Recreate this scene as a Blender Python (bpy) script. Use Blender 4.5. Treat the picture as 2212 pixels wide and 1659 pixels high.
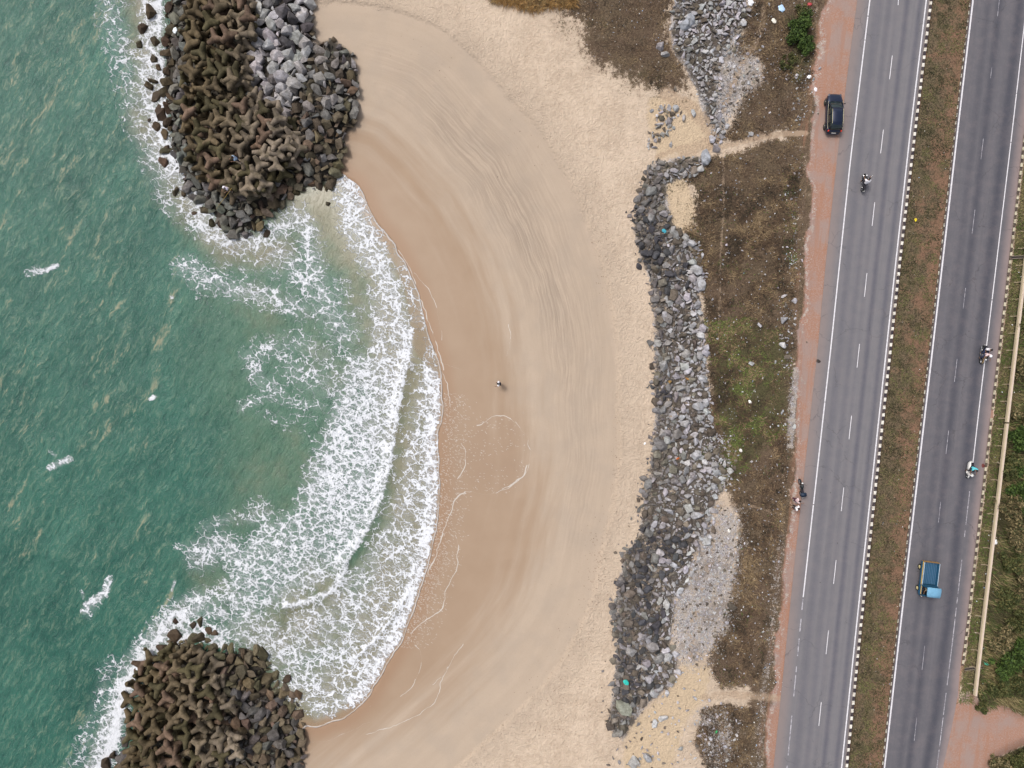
import bpy, bmesh, math, random
import numpy as np
from mathutils import Vector, Matrix, Euler, Quaternion

random.seed(7); RNG = np.random.default_rng(11)
R = math.radians
S = 18.5            # picture units per metre on the ground
CAMH = 75.0
CX, CY = 1106.0, 829.5
scene = bpy.context.scene
for o in list(bpy.data.objects): bpy.data.objects.remove(o)
COL = scene.collection

# ------------------------------------------------------------------ camera
cam = bpy.data.cameras.new("camera"); camo = bpy.data.objects.new("camera", cam); COL.objects.link(camo)
camo.location = (0, 0, CAMH); camo.rotation_euler = (0, 0, 0)
cam.sensor_width = 36; cam.lens = 36 * CAMH / (2212 / S); cam.clip_end = 20000; cam.clip_start = 1
scene.camera = camo
# ------------------------------------------------------------------ sky, sun, exposure
w = bpy.data.worlds.new("World"); scene.world = w; w.use_nodes = True
nt = w.node_tree; nt.nodes.clear()
sky = nt.nodes.new('ShaderNodeTexSky'); sky.sky_type = 'NISHITA'; sky.sun_disc = False
SUN_EL, SUN_AZ = R(58), R(-50)      # azimuth from +Y towards +X : from the upper left of the picture
sky.sun_elevation = SUN_EL; sky.sun_rotation = SUN_AZ
sky.air_density = 0.8; sky.dust_density = 4.0; sky.ozone_density = 0.6
bgn = nt.nodes.new('ShaderNodeBackground'); bgn.inputs[1].default_value = 0.15
wo = nt.nodes.new('ShaderNodeOutputWorld')
hsv = nt.nodes.new('ShaderNodeHueSaturation'); hsv.inputs['Saturation'].default_value = .45      # thin overcast whitens the sky
nt.links.new(sky.outputs[0], hsv.inputs['Color']); nt.links.new(hsv.outputs[0], bgn.inputs[0]); nt.links.new(bgn.outputs[0], wo.inputs[0])
sl = bpy.data.lights.new("sun", 'SUN'); sl.energy = 1.5; sl.angle = R(14); sl.color = (1.0, 0.955, 0.90)
so = bpy.data.objects.new("sun", sl); COL.objects.link(so)
sd = Vector((math.sin(SUN_AZ) * math.cos(SUN_EL), math.cos(SUN_AZ) * math.cos(SUN_EL), math.sin(SUN_EL)))
so.rotation_euler = (-sd).to_track_quat('-Z', 'Y').to_euler(); so.location = sd * 90
scene.view_settings.view_transform = 'Standard'; scene.view_settings.look = 'None'
scene.view_settings.exposure = 0.27; scene.view_settings.gamma = 1
scene.cycles.max_bounces = 5; scene.cycles.transparent_max_bounces = 8

# ------------------------------------------------------------------ helpers
def tag(o, label=None, cat=None, group=None, kind=None):
    if label: o['label'] = label
    if cat: o['category'] = cat
    if group: o['group'] = group
    if kind: o['kind'] = kind
    return o
def smooth(a, b, x):
    t = np.clip((np.asarray(x, float) - a) / (b - a), 0, 1); return t * t * (3 - 2 * t)
def W(px, py, z=0.0):
    k = (1 - z / CAMH) / S
    return ((px - CX) * k, (CY - py) * k, z)
def link(name, me, mat=None, parent=None, loc=None):
    o = bpy.data.objects.new(name, me); COL.objects.link(o)
    if mat is not None and me is not None and len(me.materials) == 0:
        for m in (mat if isinstance(mat, (list, tuple)) else [mat]): me.materials.append(m)
    if parent: o.parent = parent
    if loc is not None: o.location = loc
    return o
def empty(name, loc, rz=0, label=None, cat=None, group=None):
    o = bpy.data.objects.new(name, None); COL.objects.link(o); o.location = loc; o.rotation_euler = (0, 0, rz)
    o.empty_display_size = .3
    return tag(o, label, cat, group)
def mesh_np(name, co, faces, smooth_=False, attrs=None, mats=None):
    """co (n,3); faces (m,k) equal-size faces"""
    me = bpy.data.meshes.new(name)
    co = np.asarray(co, np.float32); faces = np.asarray(faces, np.int32)
    n, (m, k) = len(co), faces.shape
    me.vertices.add(n); me.vertices.foreach_set('co', co.ravel())
    me.loops.add(m * k); me.loops.foreach_set('vertex_index', faces.ravel())
    me.polygons.add(m); me.polygons.foreach_set('loop_start', np.arange(0, m * k, k, dtype=np.int32))
    me.polygons.foreach_set('loop_total', np.full(m, k, np.int32))
    me.polygons.foreach_set('use_smooth', np.full(m, smooth_, bool))
    if mats is not None: me.polygons.foreach_set('material_index', np.asarray(mats, np.int32))
    if attrs:
        for nm, v in attrs.items():
            v = np.asarray(v, np.float32)
            if v.ndim == 1:
                a = me.attributes.new(nm, 'FLOAT', 'POINT'); a.data.foreach_set('value', v)
            else:
                a = me.attributes.new(nm, 'FLOAT_COLOR', 'POINT')
                a.data.foreach_set('color', np.c_[v, np.ones(len(v))].astype(np.float32).ravel())
    me.update(calc_edges=True)
    return me

# value noise in numpy
_tab = RNG.random((256, 256))
def vnoise(x, y, sc):
    x = np.asarray(x, float) / sc; y = np.asarray(y, float) / sc
    xi = np.floor(x).astype(int); yi = np.floor(y).astype(int); fx = x - xi; fy = y - yi
    fx = fx * fx * (3 - 2 * fx); fy = fy * fy * (3 - 2 * fy)
    g = lambda i, j: _tab[i & 255, j & 255]
    return (g(xi, yi) * (1 - fx) + g(xi + 1, yi) * fx) * (1 - fy) + (g(xi, yi + 1) * (1 - fx) + g(xi + 1, yi + 1) * fx) * fy
def fbm(x, y, sc, n=4):
    t = 0; a = .5; s = 0
    for i in range(n):
        t = t + a * vnoise(x + 37 * i, y + 91 * i, sc); s += a; sc /= 2; a /= 2
    return t / s

def dist_poly(px, py, pts, closed=False):
    """distance to a polyline, and the sign of the side of the nearest segment (+ = left of travel when y points down ... )"""
    px = np.asarray(px, float); py = np.asarray(py, float)
    best = np.full(px.shape, 1e12); side = np.zeros(px.shape)
    P = list(pts) + ([pts[0]] if closed else [])
    for (x0, y0), (x1, y1) in zip(P[:-1], P[1:]):
        dx, dy = x1 - x0, y1 - y0; L = dx * dx + dy * dy + 1e-9
        t = np.clip(((px - x0) * dx + (py - y0) * dy) / L, 0, 1)
        ex = px - (x0 + t * dx); ey = py - (y0 + t * dy); d = ex * ex + ey * ey
        c = dx * (py - y0) - dy * (px - x0)
        m = d < best - 1e-9
        best = np.where(m, d, best); side = np.where(m, c, side)
    return np.sqrt(best), np.sign(side)
def inside(px, py, pts):
    px = np.asarray(px, float); py = np.asarray(py, float); r = np.zeros(px.shape, bool)
    n = len(pts)
    for i in range(n):
        x0, y0 = pts[i]; x1, y1 = pts[(i + 1) % n]
        if y0 == y1: continue
        c = ((y0 > py) != (y1 > py)) & (px < (x1 - x0) * (py - y0) / (y1 - y0) + x0)
        r ^= c
    return r
def poly_sd(px, py, pts):
    d, _ = dist_poly(px, py, pts, True); return np.where(inside(px, py, pts), d, -d)
def fill(px, py, pts, soft=12, val=1.0):
    return val * smooth(-soft, soft, poly_sd(px, py, pts))
def stroke(px, py, pts, w_, soft=None, val=1.0):
    soft = w_ * .8 if soft is None else soft
    if len(pts) == 1: d = np.hypot(px - pts[0][0], py - pts[0][1])
    else: d, _ = dist_poly(px, py, pts)
    return val * (1 - smooth(w_ - soft, w_ + soft, d))
def catmull(pts, n=8):
    P = [np.array(p, float) for p in pts]; P = [2 * P[0] - P[1]] + P + [2 * P[-1] - P[-2]]; out = []
    for i in range(1, len(P) - 2):
        for k in range(n):
            t = k / n
            out.append(.5 * ((2 * P[i]) + (-P[i-1] + P[i+1]) * t + (2*P[i-1] - 5*P[i] + 4*P[i+1] - P[i+2]) * t*t + (-P[i-1] + 3*P[i] - 3*P[i+1] + P[i+2]) * t**3))
    out.append(P[-2]); return [tuple(p) for p in out]
def xat(line, y):
    ys = [p[1] for p in line]; xs = [p[0] for p in line]
    y = np.asarray(y, float)
    r = np.interp(y, ys, xs)
    r = np.where(y < ys[0], xs[0] + (y - ys[0]) * (xs[1] - xs[0]) / (ys[1] - ys[0]), r)
    r = np.where(y > ys[-1], xs[-1] + (y - ys[-1]) * (xs[-1] - xs[-2]) / (ys[-1] - ys[-2]), r)
    return r

# ------------------------------------------------------------------ traced outlines (picture units)
SHORE = catmull([(745, 378), (772, 398), (788, 425), (800, 455), (822, 490), (847, 520), (862, 545), (885, 590), (903, 630), (912, 672), (924, 715), (938, 757), (950, 800), (957, 850), (954, 900), (947, 945), (949, 1000), (950, 1055), (947, 1110), (938, 1170), (922, 1230), (905, 1290), (888, 1335), (872, 1380), (846, 1420), (822, 1462), (800, 1500), (775, 1528), (748, 1548), (715, 1560), (690, 1570), (662, 1568)], 6)
SHORE = [(600, -4000), (600, 330), (705, 365)] + SHORE + [(640, 1590), (560, 1620), (540, 6000)]
BERM = catmull([(600, 30), (700, 6), (780, 8), (870, 28), (960, 68), (1040, 140), (1105, 215), (1165, 280), (1210, 360), (1252, 440), (1285, 530), (1312, 620), (1328, 720), (1335, 800), (1332, 880), (1336, 960), (1330, 1040), (1318, 1110), (1300, 1180), (1285, 1260), (1250, 1360), (1180, 1470), (1080, 1570), (960, 1680), (820, 1800)], 5)
WETL = catmull([(760, 240), (830, 265), (905, 330), (985, 440), (1042, 520), (1082, 610), (1100, 700), (1128, 800), (1160, 900), (1185, 1000), (1190, 1090), (1170, 1200), (1120, 1310), (1050, 1420), (950, 1520), (830, 1600), (640, 1700)], 5)
ASL = [(1852, 0), (1829, 173), (1808, 346), (1783, 576), (1767, 749), (1720, 1181), (1671, 1659)]        # left edge of asphalt
WL1 = [(1879, 0), (1858, 173), (1837, 346), (1813, 576), (1795, 749), (1750, 1155), (1734, 1299), (1700, 1659)]
WL2 = [(2001, 0), (1966, 288), (1934, 576), (1853, 1325), (1818, 1659)]
KB1 = [(2011.5, 0), (1976.7, 285), (1943.5, 569), (1862.5, 1325), (1829, 1659)]
KB2 = [(2096, 0), (2062.6, 285), (2031, 560), (1940.5, 1337), (1906, 1659)]
WL3 = [(2102, 0), (2068, 288), (2037, 560), (1948.4, 1325), (1910.6, 1659)]
WL4 = [(2219, 0), (2186, 288), (2117.6, 860.6), (2058, 1382), (2026, 1641)]
KB3 = [(2250, 0), (2211, 322), (2149, 843), (2089.5, 1362), (2080, 1434)]
ASR = [(2247, 0), (2208, 322), (2146, 843), (2087, 1362), (2073, 1446), (2069, 1506), (2057, 1566), (2037, 1659)]
LATL = [(1775, 0), (1752, 150), (1742, 330), (1730, 620), (1712, 850), (1702, 1080), (1670, 1400), (1640, 1659)]  # left edge of laterite
RAIL = [(2290, -100), (2211, 597), (2180, 864), (2119, 1382), (2105.6, 1502)]

UB = [(368, -60), (352, 60), (350, 140), (348, 240), (360, 320), (385, 390), (430, 450), (500, 520), (565, 505), (590, 470), (640, 415), (720, 402), (742, 340), (745, 290), (770, 270), (775, 180), (765, 120), (720, 85), (680, 95), (672, 0), (668, -60)]
UBT = [(410, -60), (400, 100), (392, 220), (402, 310), (420, 365), (455, 400), (490, 425), (580, 420), (590, 385), (638, 365), (646, 318), (640, 262), (585, 225), (540, 200), (532, 120), (556, 60), (560, -60)]
UBG = [(562, -60), (555, 70), (540, 130), (555, 200), (595, 235), (636, 222), (660, 130), (672, 60), (668, -60)]
LB = [(345, 1388), (375, 1372), (440, 1374), (480, 1384), (530, 1388), (570, 1400), (592, 1432), (602, 1465), (640, 1500), (655, 1560), (660, 1610), (640, 1720), (230, 1720), (255, 1620), (270, 1560), (275, 1490), (290, 1440), (318, 1412)]
LBT = [(380, 1405), (440, 1400), (478, 1425), (485, 1470), (480, 1540), (490, 1600), (500, 1720), (262, 1720), (285, 1600), (275, 1520), (290, 1450), (330, 1400)]
BAND = [(1420, 345), (1470, 340), (1530, 335), (1522, 368), (1440, 398), (1447, 440), (1452, 478), (1500, 522), (1518, 580), (1513, 640), (1520, 700), (1528, 800), (1540, 900), (1560, 990), (1580, 985), (1572, 1040), (1545, 1095), (1530, 1150), (1500, 1200), (1490, 1260), (1458, 1300), (1450, 1390), (1466, 1440), (1455, 1480), (1400, 1520), (1345, 1600), (1310, 1570), (1325, 1480), (1330, 1400), (1325, 1310), (1335, 1270), (1345, 1200), (1378, 1160), (1390, 1080), (1405, 1000), (1413, 900), (1413, 800), (1413, 700), (1408, 620), (1383, 560), (1367, 490), (1385, 410), (1400, 360)]
TOPR = [(1470, -60), (1447, 50), (1452, 110), (1482, 150), (1505, 200), (1522, 262), (1552, 320), (1568, 290), (1548, 225), (1552, 150), (1590, 90), (1608, 50), (1622, -60)]
SIDER = [(1425, 232), (1460, 225), (1462, 262), (1440, 300), (1410, 335), (1400, 300), (1418, 270)]
SCA = [(1170, -60), (1210, 20), (1262, 55), (1258, 105), (1300, 145), (1370, 178), (1430, 200), (1497, 205), (1478, 135), (1445, 80), (1455, 0), (1470, -60)]
SCB = [(1600, -60), (1620, 0), (1606, 60), (1575, 120), (1640, 125), (1648, 175), (1600, 205), (1585, 260), (1560, 300), (1600, 306), (1650, 292), (1720, 280), (1745, 240), (1757, 150), (1762, 60), (1775, -60)]
SCC = [(1520, 345), (1600, 327), (1660, 303), (1720, 298), (1738, 340), (1726, 450), (1724, 620), (1712, 800), (1706, 950), (1698, 1080), (1680, 1250), (1655, 1400), (1640, 1480), (1560, 1488), (1520, 1440), (1545, 1380), (1580, 1290), (1598, 1130), (1570, 1060), (1535, 950), (1525, 700), (1510, 570), (1455, 500), (1495, 480), (1505, 420), (1470, 380)]
SCD = [(1515, 1528), (1570, 1520), (1630, 1530), (1622, 1620), (1610, 1740), (1560, 1740), (1500, 1600)]
GRV1 = [(1490, 60), (1600, 30), (1600, 100), (1640, 125), (1645, 170), (1600, 220), (1562, 290), (1540, 285), (1528, 180), (1500, 110)]
GRV2 = [(1555, 1090), (1600, 1120), (1595, 1220), (1580, 1330), (1545, 1400), (1500, 1440), (1455, 1420), (1450, 1330), (1450, 1280), (1480, 1220), (1520, 1150)]
GRV3 = [(1500, 1530), (1560, 1520), (1600, 1560), (1590, 1640), (1540, 1700), (1510, 1620)]
GREEN = [(1520, 690), (1535, 850), (1560, 1000), (1590, 1050), (1640, 990), (1700, 930), (1712, 850), (1712, 720), (1660, 690), (1580, 680)]
DIRT = [(2040, 1659), (2060, 1540), (2085, 1495), (2110, 1500), (2120, 1530), (2160, 1520), (2212, 1545), (2400, 1580), (2400, 1640), (2212, 1610), (2150, 1640), (2120, 1690), (2020, 1760)]

FAR = 90000
SEA_P = SHORE + [(540, FAR), (-FAR, FAR), (-FAR, -FAR), (600, -FAR)]
LAND_P = BERM + [(820, FAR), (FAR, FAR), (FAR, -FAR), (600, -FAR)]
DAMP_P = WETL + [(640, FAR), (FAR, FAR), (FAR, -FAR), (-FAR, -FAR), (-FAR, 240), (600, 240)]
def dshore(px, py):
    d, _ = dist_poly(px, py, SHORE); return np.where(inside(px, py, SEA_P), -d, d)            # + landward
def dberm(px, py):
    d, _ = dist_poly(px, py, BERM); return np.where(inside(px, py, LAND_P), d, -d)
def hf(px, py, ds=None, db=None):
    """terrain height, metres"""
    ds = dshore(px, py) if ds is None else ds
    db = dberm(px, py) if db is None else db
    z = np.where(ds > 0, .02 + 1.1 * smooth(0, 520, ds) + .2 * smooth(0, 60, ds) * 0, np.maximum(-3.0, ds * .012 - .02))
    land = smooth(-2, 7, db) * smooth(20, 120, ds)
    z = z + .12 * land + .35 * smooth(60, 300, db) * land
    xr = xat(ASL, py)
    road = smooth(-110, -35, px - xr) * (ds > 0)
    z = z * (1 - road) + 1.9 * road
    out = smooth(10, 90, px - xat(RAIL, py)) * (1 - smooth(-10, 20, poly_sd(px, py, DIRT)))
    z = z - .7 * out
    inp = np.maximum(smooth(-10, 8, poly_sd(px, py, UB)), smooth(-10, 8, poly_sd(px, py, LB)))
    z = z * (1 - inp) + np.maximum(z, -.35) * inp
    pile = np.maximum(smooth(-8, 95, poly_sd(px, py, UB)), smooth(-8, 95, poly_sd(px, py, LB)))
    z = z + pile * 1.5 + smooth(-6, 10, poly_sd(px, py, UB)) * .2
    bd = smooth(-4, 45, poly_sd(px, py, BAND))
    z = z + bd * .35
    return z
_hg = None
def hl(px, py):
    global _hg
    if _hg is None:
        ax_, ay_ = np.arange(-200, 2420, 4.0), np.arange(-200, 1880, 4.0); a_, b_ = np.meshgrid(ax_, ay_); _hg = hf(a_.ravel(), b_.ravel()).reshape(a_.shape)
    u = (np.clip(np.asarray(px, float), -200, 2410) + 200) / 4; v = (np.clip(np.asarray(py, float), -200, 1870) + 200) / 4
    i, j = np.floor(u).astype(int), np.floor(v).astype(int); fu, fv = u - i, v - j
    return (_hg[j, i] * (1 - fu) + _hg[j, i + 1] * fu) * (1 - fv) + (_hg[j + 1, i] * (1 - fu) + _hg[j + 1, i + 1] * fu) * fv
def HZ(px, py): return float(hl(px, py))

# ------------------------------------------------------------------ node helpers
class NT:
    def __init__(s, name):
        s.m = bpy.data.materials.new(name); s.m.use_nodes = True; s.t = s.m.node_tree; s.t.nodes.clear()
        s.o = s.n('ShaderNodeOutputMaterial'); s.b = s.n('ShaderNodeBsdfPrincipled')
        s.t.links.new(s.b.outputs[0], s.o.inputs[0]); s.tc = None
        s.b.inputs['Roughness'].default_value = .85; s.b.inputs['Specular IOR Level'].default_value = .25
    def n(s, t): return s.t.nodes.new(t)
    def put(s, sock, v):
        if isinstance(v, bpy.types.NodeSocket): s.t.links.new(v, sock)
        elif v is not None:
            if hasattr(sock.default_value, '__len__') and not hasattr(v, '__len__'): v = [v] * len(sock.default_value)
            if hasattr(sock.default_value, '__len__') and len(sock.default_value) == 4 and len(v) == 3: v = (*v, 1)
            sock.default_value = v
    def obj(s):
        if s.tc is None: s.tc = s.n('ShaderNodeNewGeometry').outputs['Position']
        return s.tc
    def local(s): return s.n('ShaderNodeTexCoord').outputs['Object']
    def attr(s, nm, out='Fac'):
        a = s.n('ShaderNodeAttribute'); a.attribute_name = nm; return a.outputs[out]
    def map(s, v, scale=(1, 1, 1), rz=0, loc=(0, 0, 0)):
        if rz:
            q = s.n('ShaderNodeMapping'); s.put(q.inputs[0], v); q.inputs['Rotation'].default_value = (0, 0, rz); v = q.outputs[0]
        m = s.n('ShaderNodeMapping'); s.put(m.inputs[0], v); m.inputs['Scale'].default_value = scale
        m.inputs['Location'].default_value = loc; return m.outputs[0]
    def noise(s, sc, v=None, det=4, rough=.55, dist=0, out=0):
        k = s.n('ShaderNodeTexNoise'); s.put(k.inputs['Vector'], v if v is not None else s.obj())
        k.inputs['Scale'].default_value = sc; k.inputs['Detail'].default_value = det
        k.inputs['Roughness'].default_value = rough; k.inputs['Distortion'].default_value = dist; return k.outputs[out]
    def vor(s, sc, v=None, feat='DISTANCE_TO_EDGE', rand=1, out=0, det=0):
        k = s.n('ShaderNodeTexVoronoi'); k.feature = feat; s.put(k.inputs['Vector'], v if v is not None else s.obj())
        k.inputs['Scale'].default_value = sc; k.inputs['Randomness'].default_value = rand; k.inputs['Detail'].default_value = det
        return k.outputs[out]
    def math(s, op, a, b=None, c=None, clamp=False):
        k = s.n('ShaderNodeMath'); k.operation = op; k.use_clamp = clamp
        s.put(k.inputs[0], a)
        if b is not None: s.put(k.inputs[1], b)
        if c is not None: s.put(k.inputs[2], c)
        return k.outputs[0]
    def vadd(s, a, b, op='ADD'):
        k = s.n('ShaderNodeVectorMath'); k.operation = op; s.put(k.inputs[0], a); s.put(k.inputs[1], b); return k.outputs[0]
    def vscale(s, a, f):
        k = s.n('ShaderNodeVectorMath'); k.operation = 'SCALE'; s.put(k.inputs[0], a); s.put(k.inputs['Scale'], f); return k.outputs[0]
    def ramp(s, v, a, b, lo=0, hi=1, smooth_=True):
        k = s.n('ShaderNodeMapRange'); k.interpolation_type = 'SMOOTHSTEP' if smooth_ else 'LINEAR'
        s.put(k.inputs[0], v); s.put(k.inputs[1], a); s.put(k.inputs[2], b); s.put(k.inputs[3], lo); s.put(k.inputs[4], hi); return k.outputs[0]
    def mix(s, f, a, b, mode='MIX'):
        k = s.n('ShaderNodeMix'); k.data_type = 'RGBA'; k.blend_type = mode
        s.put(k.inputs[0], f); s.put(k.inputs[6], a); s.put(k.inputs[7], b); return k.outputs[2]
    def bump(s, h, st=.5, dist=.1, nrm=None):
        k = s.n('ShaderNodeBump'); k.inputs['Strength'].default_value = st; k.inputs['Distance'].default_value = dist
        s.put(k.inputs['Height'], h)
        if nrm is not None: s.put(k.inputs['Normal'], nrm)
        return k.outputs[0]
    def col(s, c): s.put(s.b.inputs['Base Color'], c)
    def nrm(s, n): s.put(s.b.inputs['Normal'], n)
    def set(s, **k):
        for a, v in k.items(): s.put(s.b.inputs[a.replace('_', ' ')], v)
def simple(name, c, rough=.6, metal=0, var=.12, sc=6, spec=.3, **kw):
    s = NT(name); f = s.noise(sc, s.local(), 4)
    s.col(s.mix(f, [x * (1 - var) for x in c], [min(1, x * (1 + var)) for x in c]))
    s.set(Roughness=rough, Metallic=metal); s.b.inputs['Specular IOR Level'].default_value = spec
    for a, v in kw.items(): s.set(**{a: v})
    return s.m

# ------------------------------------------------------------------ ground sheet
def axis(lo, hi, step, far):
    core = np.arange(lo, hi + step, step, float); o = []; d = step; x = core[-1]
    while x < far: d *= 1.35; x += d; o.append(x)
    i = []; d = step; x = core[0]
    while x > -far: d *= 1.35; x -= d; i.append(x)
    return np.array(i[::-1] + list(core) + o)
gx = axis(-160, 2380, 4, 30000); gy = axis(-160, 1820, 4, 30000)
GX, GY = np.meshgrid(gx, gy); nX, nY = len(gx), len(gy)
X = GX.ravel(); Y = GY.ravel()
idx = np.arange(nX * nY).reshape(nY, nX)
QF = np.stack([idx[1:, :-1].ravel(), idx[1:, 1:].ravel(), idx[:-1, 1:].ravel(), idx[:-1, :-1].ravel()], 1)
ds = dshore(X, Y); db = dberm(X, Y); z = hf(X, Y, ds, db)
far_ = (np.abs(X - CX) > 1500) | (np.abs(Y - CY) > 1300)
n1 = fbm(X, Y, 60); n2 = fbm(X + 500, Y, 22, 3)
wig = (fbm(X, Y, 46, 3) - .5)
flat = 1 - smooth(-60, -20, X - xat(ASL, Y)) * (1 - smooth(20, 60, X - xat(ASR, Y)))
z = z + (n2 - .5) * .08 * smooth(30, 200, ds) * flat + (fbm(X, Y, 120, 3) - .5) * .25 * smooth(40, 200, db) * flat
z = np.where((X > xat(ASL, Y) + 4) & (X < xat(ASR, Y) - 4), 1.80, z)
zg = z.copy()
k = (1 - z / CAMH) / S
co = np.stack([(X - CX) * k, (CY - Y) * k, z], 1)
xl = xat(LATL, Y) + wig * 26; xa = xat(ASL, Y)
scrub = np.zeros_like(X)
for P, sf in ((SCA, 60), (SCB, 26), (SCC, 24), (SCD, 20)): scrub = np.maximum(scrub, fill(X, Y, P, sf))
scrub = np.maximum(scrub, smooth(-70, -30, X - xl) * (1 - smooth(0, 22, X - xl)) * .8)
rail_x = xat(RAIL, Y)
scrub = np.maximum(scrub, smooth(0, 8, X - xat(KB3, Y)) * (Y < 1440))
scrub = np.maximum(scrub, smooth(0, 14, X - xat(ASR, Y)) * smooth(1435, 1440, Y))
red = smooth(-16, 18, X - xl) * (1 - smooth(0, 300, X - xat(ASR, Y))) * .9
red = np.where(X > xat(KB3, Y) + 2, 0, red)
red = np.maximum(red, fill(X, Y, DIRT, 8)); scrub = scrub * (1 - fill(X, Y, DIRT, 10))
red = np.maximum(red, stroke(X, Y, [(1730, 285), (1760, 300)], 30, 25, .9))
red = np.maximum(red, stroke(X, Y, [(1720, 600), (1690, 585)], 18, 18, .8))
grv = np.maximum.reduce([fill(X, Y, GRV1, 40), fill(X, Y, GRV2, 55), fill(X, Y, GRV3, 40, .7), fill(X, Y, BAND, 8, .8), fill(X, Y, TOPR, 8)])
grv = np.maximum(grv, stroke(X, Y, [(1722, 800), (1712, 860), (1706, 960)], 9, 10, .85))
grv = np.maximum(grv, stroke(X, Y, [(1690, 1150), (1676, 1260), (1664, 1400), (1648, 1500), (1640, 1660)], 12, 12, .42))
grv = np.maximum(grv, .45 * smooth(4, 12, X - xl) * (1 - smooth(14, 30, X - xl)))
pth = np.zeros_like(X)
for P, w_, v in (([(1652, -60), (1648, 50), (1632, 95), (1600, 140), (1580, 190), (1562, 240)], 7, .8), ([(1420, 338), (1480, 318), (1540, 322), (1600, 308), (1640, 296), (1700, 288), (1740, 288)], 7, .95),
                 ([(1562, 330), (1563, 450), (1556, 560), (1553, 700)], 3.5, .75), ([(1545, 1095), (1600, 1088), (1650, 1100), (1690, 1112)], 5, .6), ([(1520, 1506), (1580, 1500), (1680, 1508)], 10, .8),
                 ([(1440, 205), (1490, 230), (1525, 270), (1545, 300), (1480, 330)], 16, 1.0), ([(1548, 1130), (1530, 1230), (1500, 1330), (1490, 1420)], 9, .6)):
    pth = np.maximum(pth, stroke(X, Y, P, w_, w_ * .7, v))
ysand = np.maximum.reduce([fill(X, Y, [(1425, 375), (1480, 392), (1502, 440), (1498, 500), (1470, 505), (1440, 470)], 24), fill(X, Y, [(1400, 210), (1500, 215), (1540, 290), (1540, 318), (1420, 345), (1400, 260)], 34),
                          fill(X, Y, [(1480, 1420), (1535, 1440), (1525, 1510), (1480, 1560), (1440, 1700), (1340, 1700), (1360, 1560), (1440, 1500)], 36)])
scrub = scrub * (1 - ysand * .9)
wetd, _ = dist_poly(X, Y, WETL); wets = np.where(inside(X, Y, DAMP_P), -1, 1)
wet = smooth(-85, 130, wets * wetd) * (1 - smooth(-4, 4, -ds))
wet = wet * .9 + .1 * wet * n1
green = np.maximum(fill(X, Y, GREEN, 30, .8), .6 * smooth(0, 8, X - xat(KB3, Y)) * (Y > 300))
green = np.maximum(green, stroke(X, Y, [(1710, 50), (1740, 120), (1720, 160)], 26, 20, .8))
med = smooth(-1, 1, X - xat(KB1, Y)) * (1 - smooth(-1, 1, X - xat(KB2, Y)))
rock_gap_shade = np.maximum(fill(X, Y, UB, 5), fill(X, Y, LB, 5)) * (smooth(-14, -4, poly_sd(X, Y, UB)) + smooth(-14, -4, poly_sd(X, Y, LB))).clip(0, 1)  # rock mound under the piles, coloured dark with the gap shade painted in
stp = (X - rail_x) > 30
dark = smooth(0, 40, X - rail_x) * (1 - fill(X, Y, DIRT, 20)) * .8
rip = .45 * fill(X, Y, catmull([(800, 90), (950, 150), (1120, 290), (1220, 440), (1290, 640), (1310, 850), (1290, 1050), (1230, 1200), (1210, 1000), (1190, 800), (1140, 640), (1060, 480), (960, 330), (850, 220)], 3), 50)
rip = np.maximum(rip, fill(X, Y, catmull([(930, 190), (1050, 270), (1140, 400), (1210, 560), (1245, 700), (1225, 860), (1195, 760), (1150, 650), (1085, 520), (1000, 390), (920, 290)], 3), 45))
grd = mesh_np('ground', co, QF, True, dict(ds=ds, db=db, scrub=scrub, red=red, grv=grv, pth=pth, ysand=ysand, wet=wet, green=green, med=med, rock_gap_shade=rock_gap_shade, dark=dark, rip=rip, lens=fill(X, Y, catmull([(1000, 1000), (1020, 930), (1070, 902), (1115, 915), (1142, 970), (1135, 1020), (1090, 1055), (1020, 1058)], 3), 14) + stroke(X, Y, [(960, 860), (975, 940), (985, 1040), (965, 1120), (945, 1200)], 22, 22, .8), band_gap_shade=smooth(-8, 6, np.maximum(poly_sd(X, Y, BAND), poly_sd(X, Y, TOPR)) - 6 + (fbm(X, Y, 22, 2) - .5) * 30) * .9))

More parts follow.
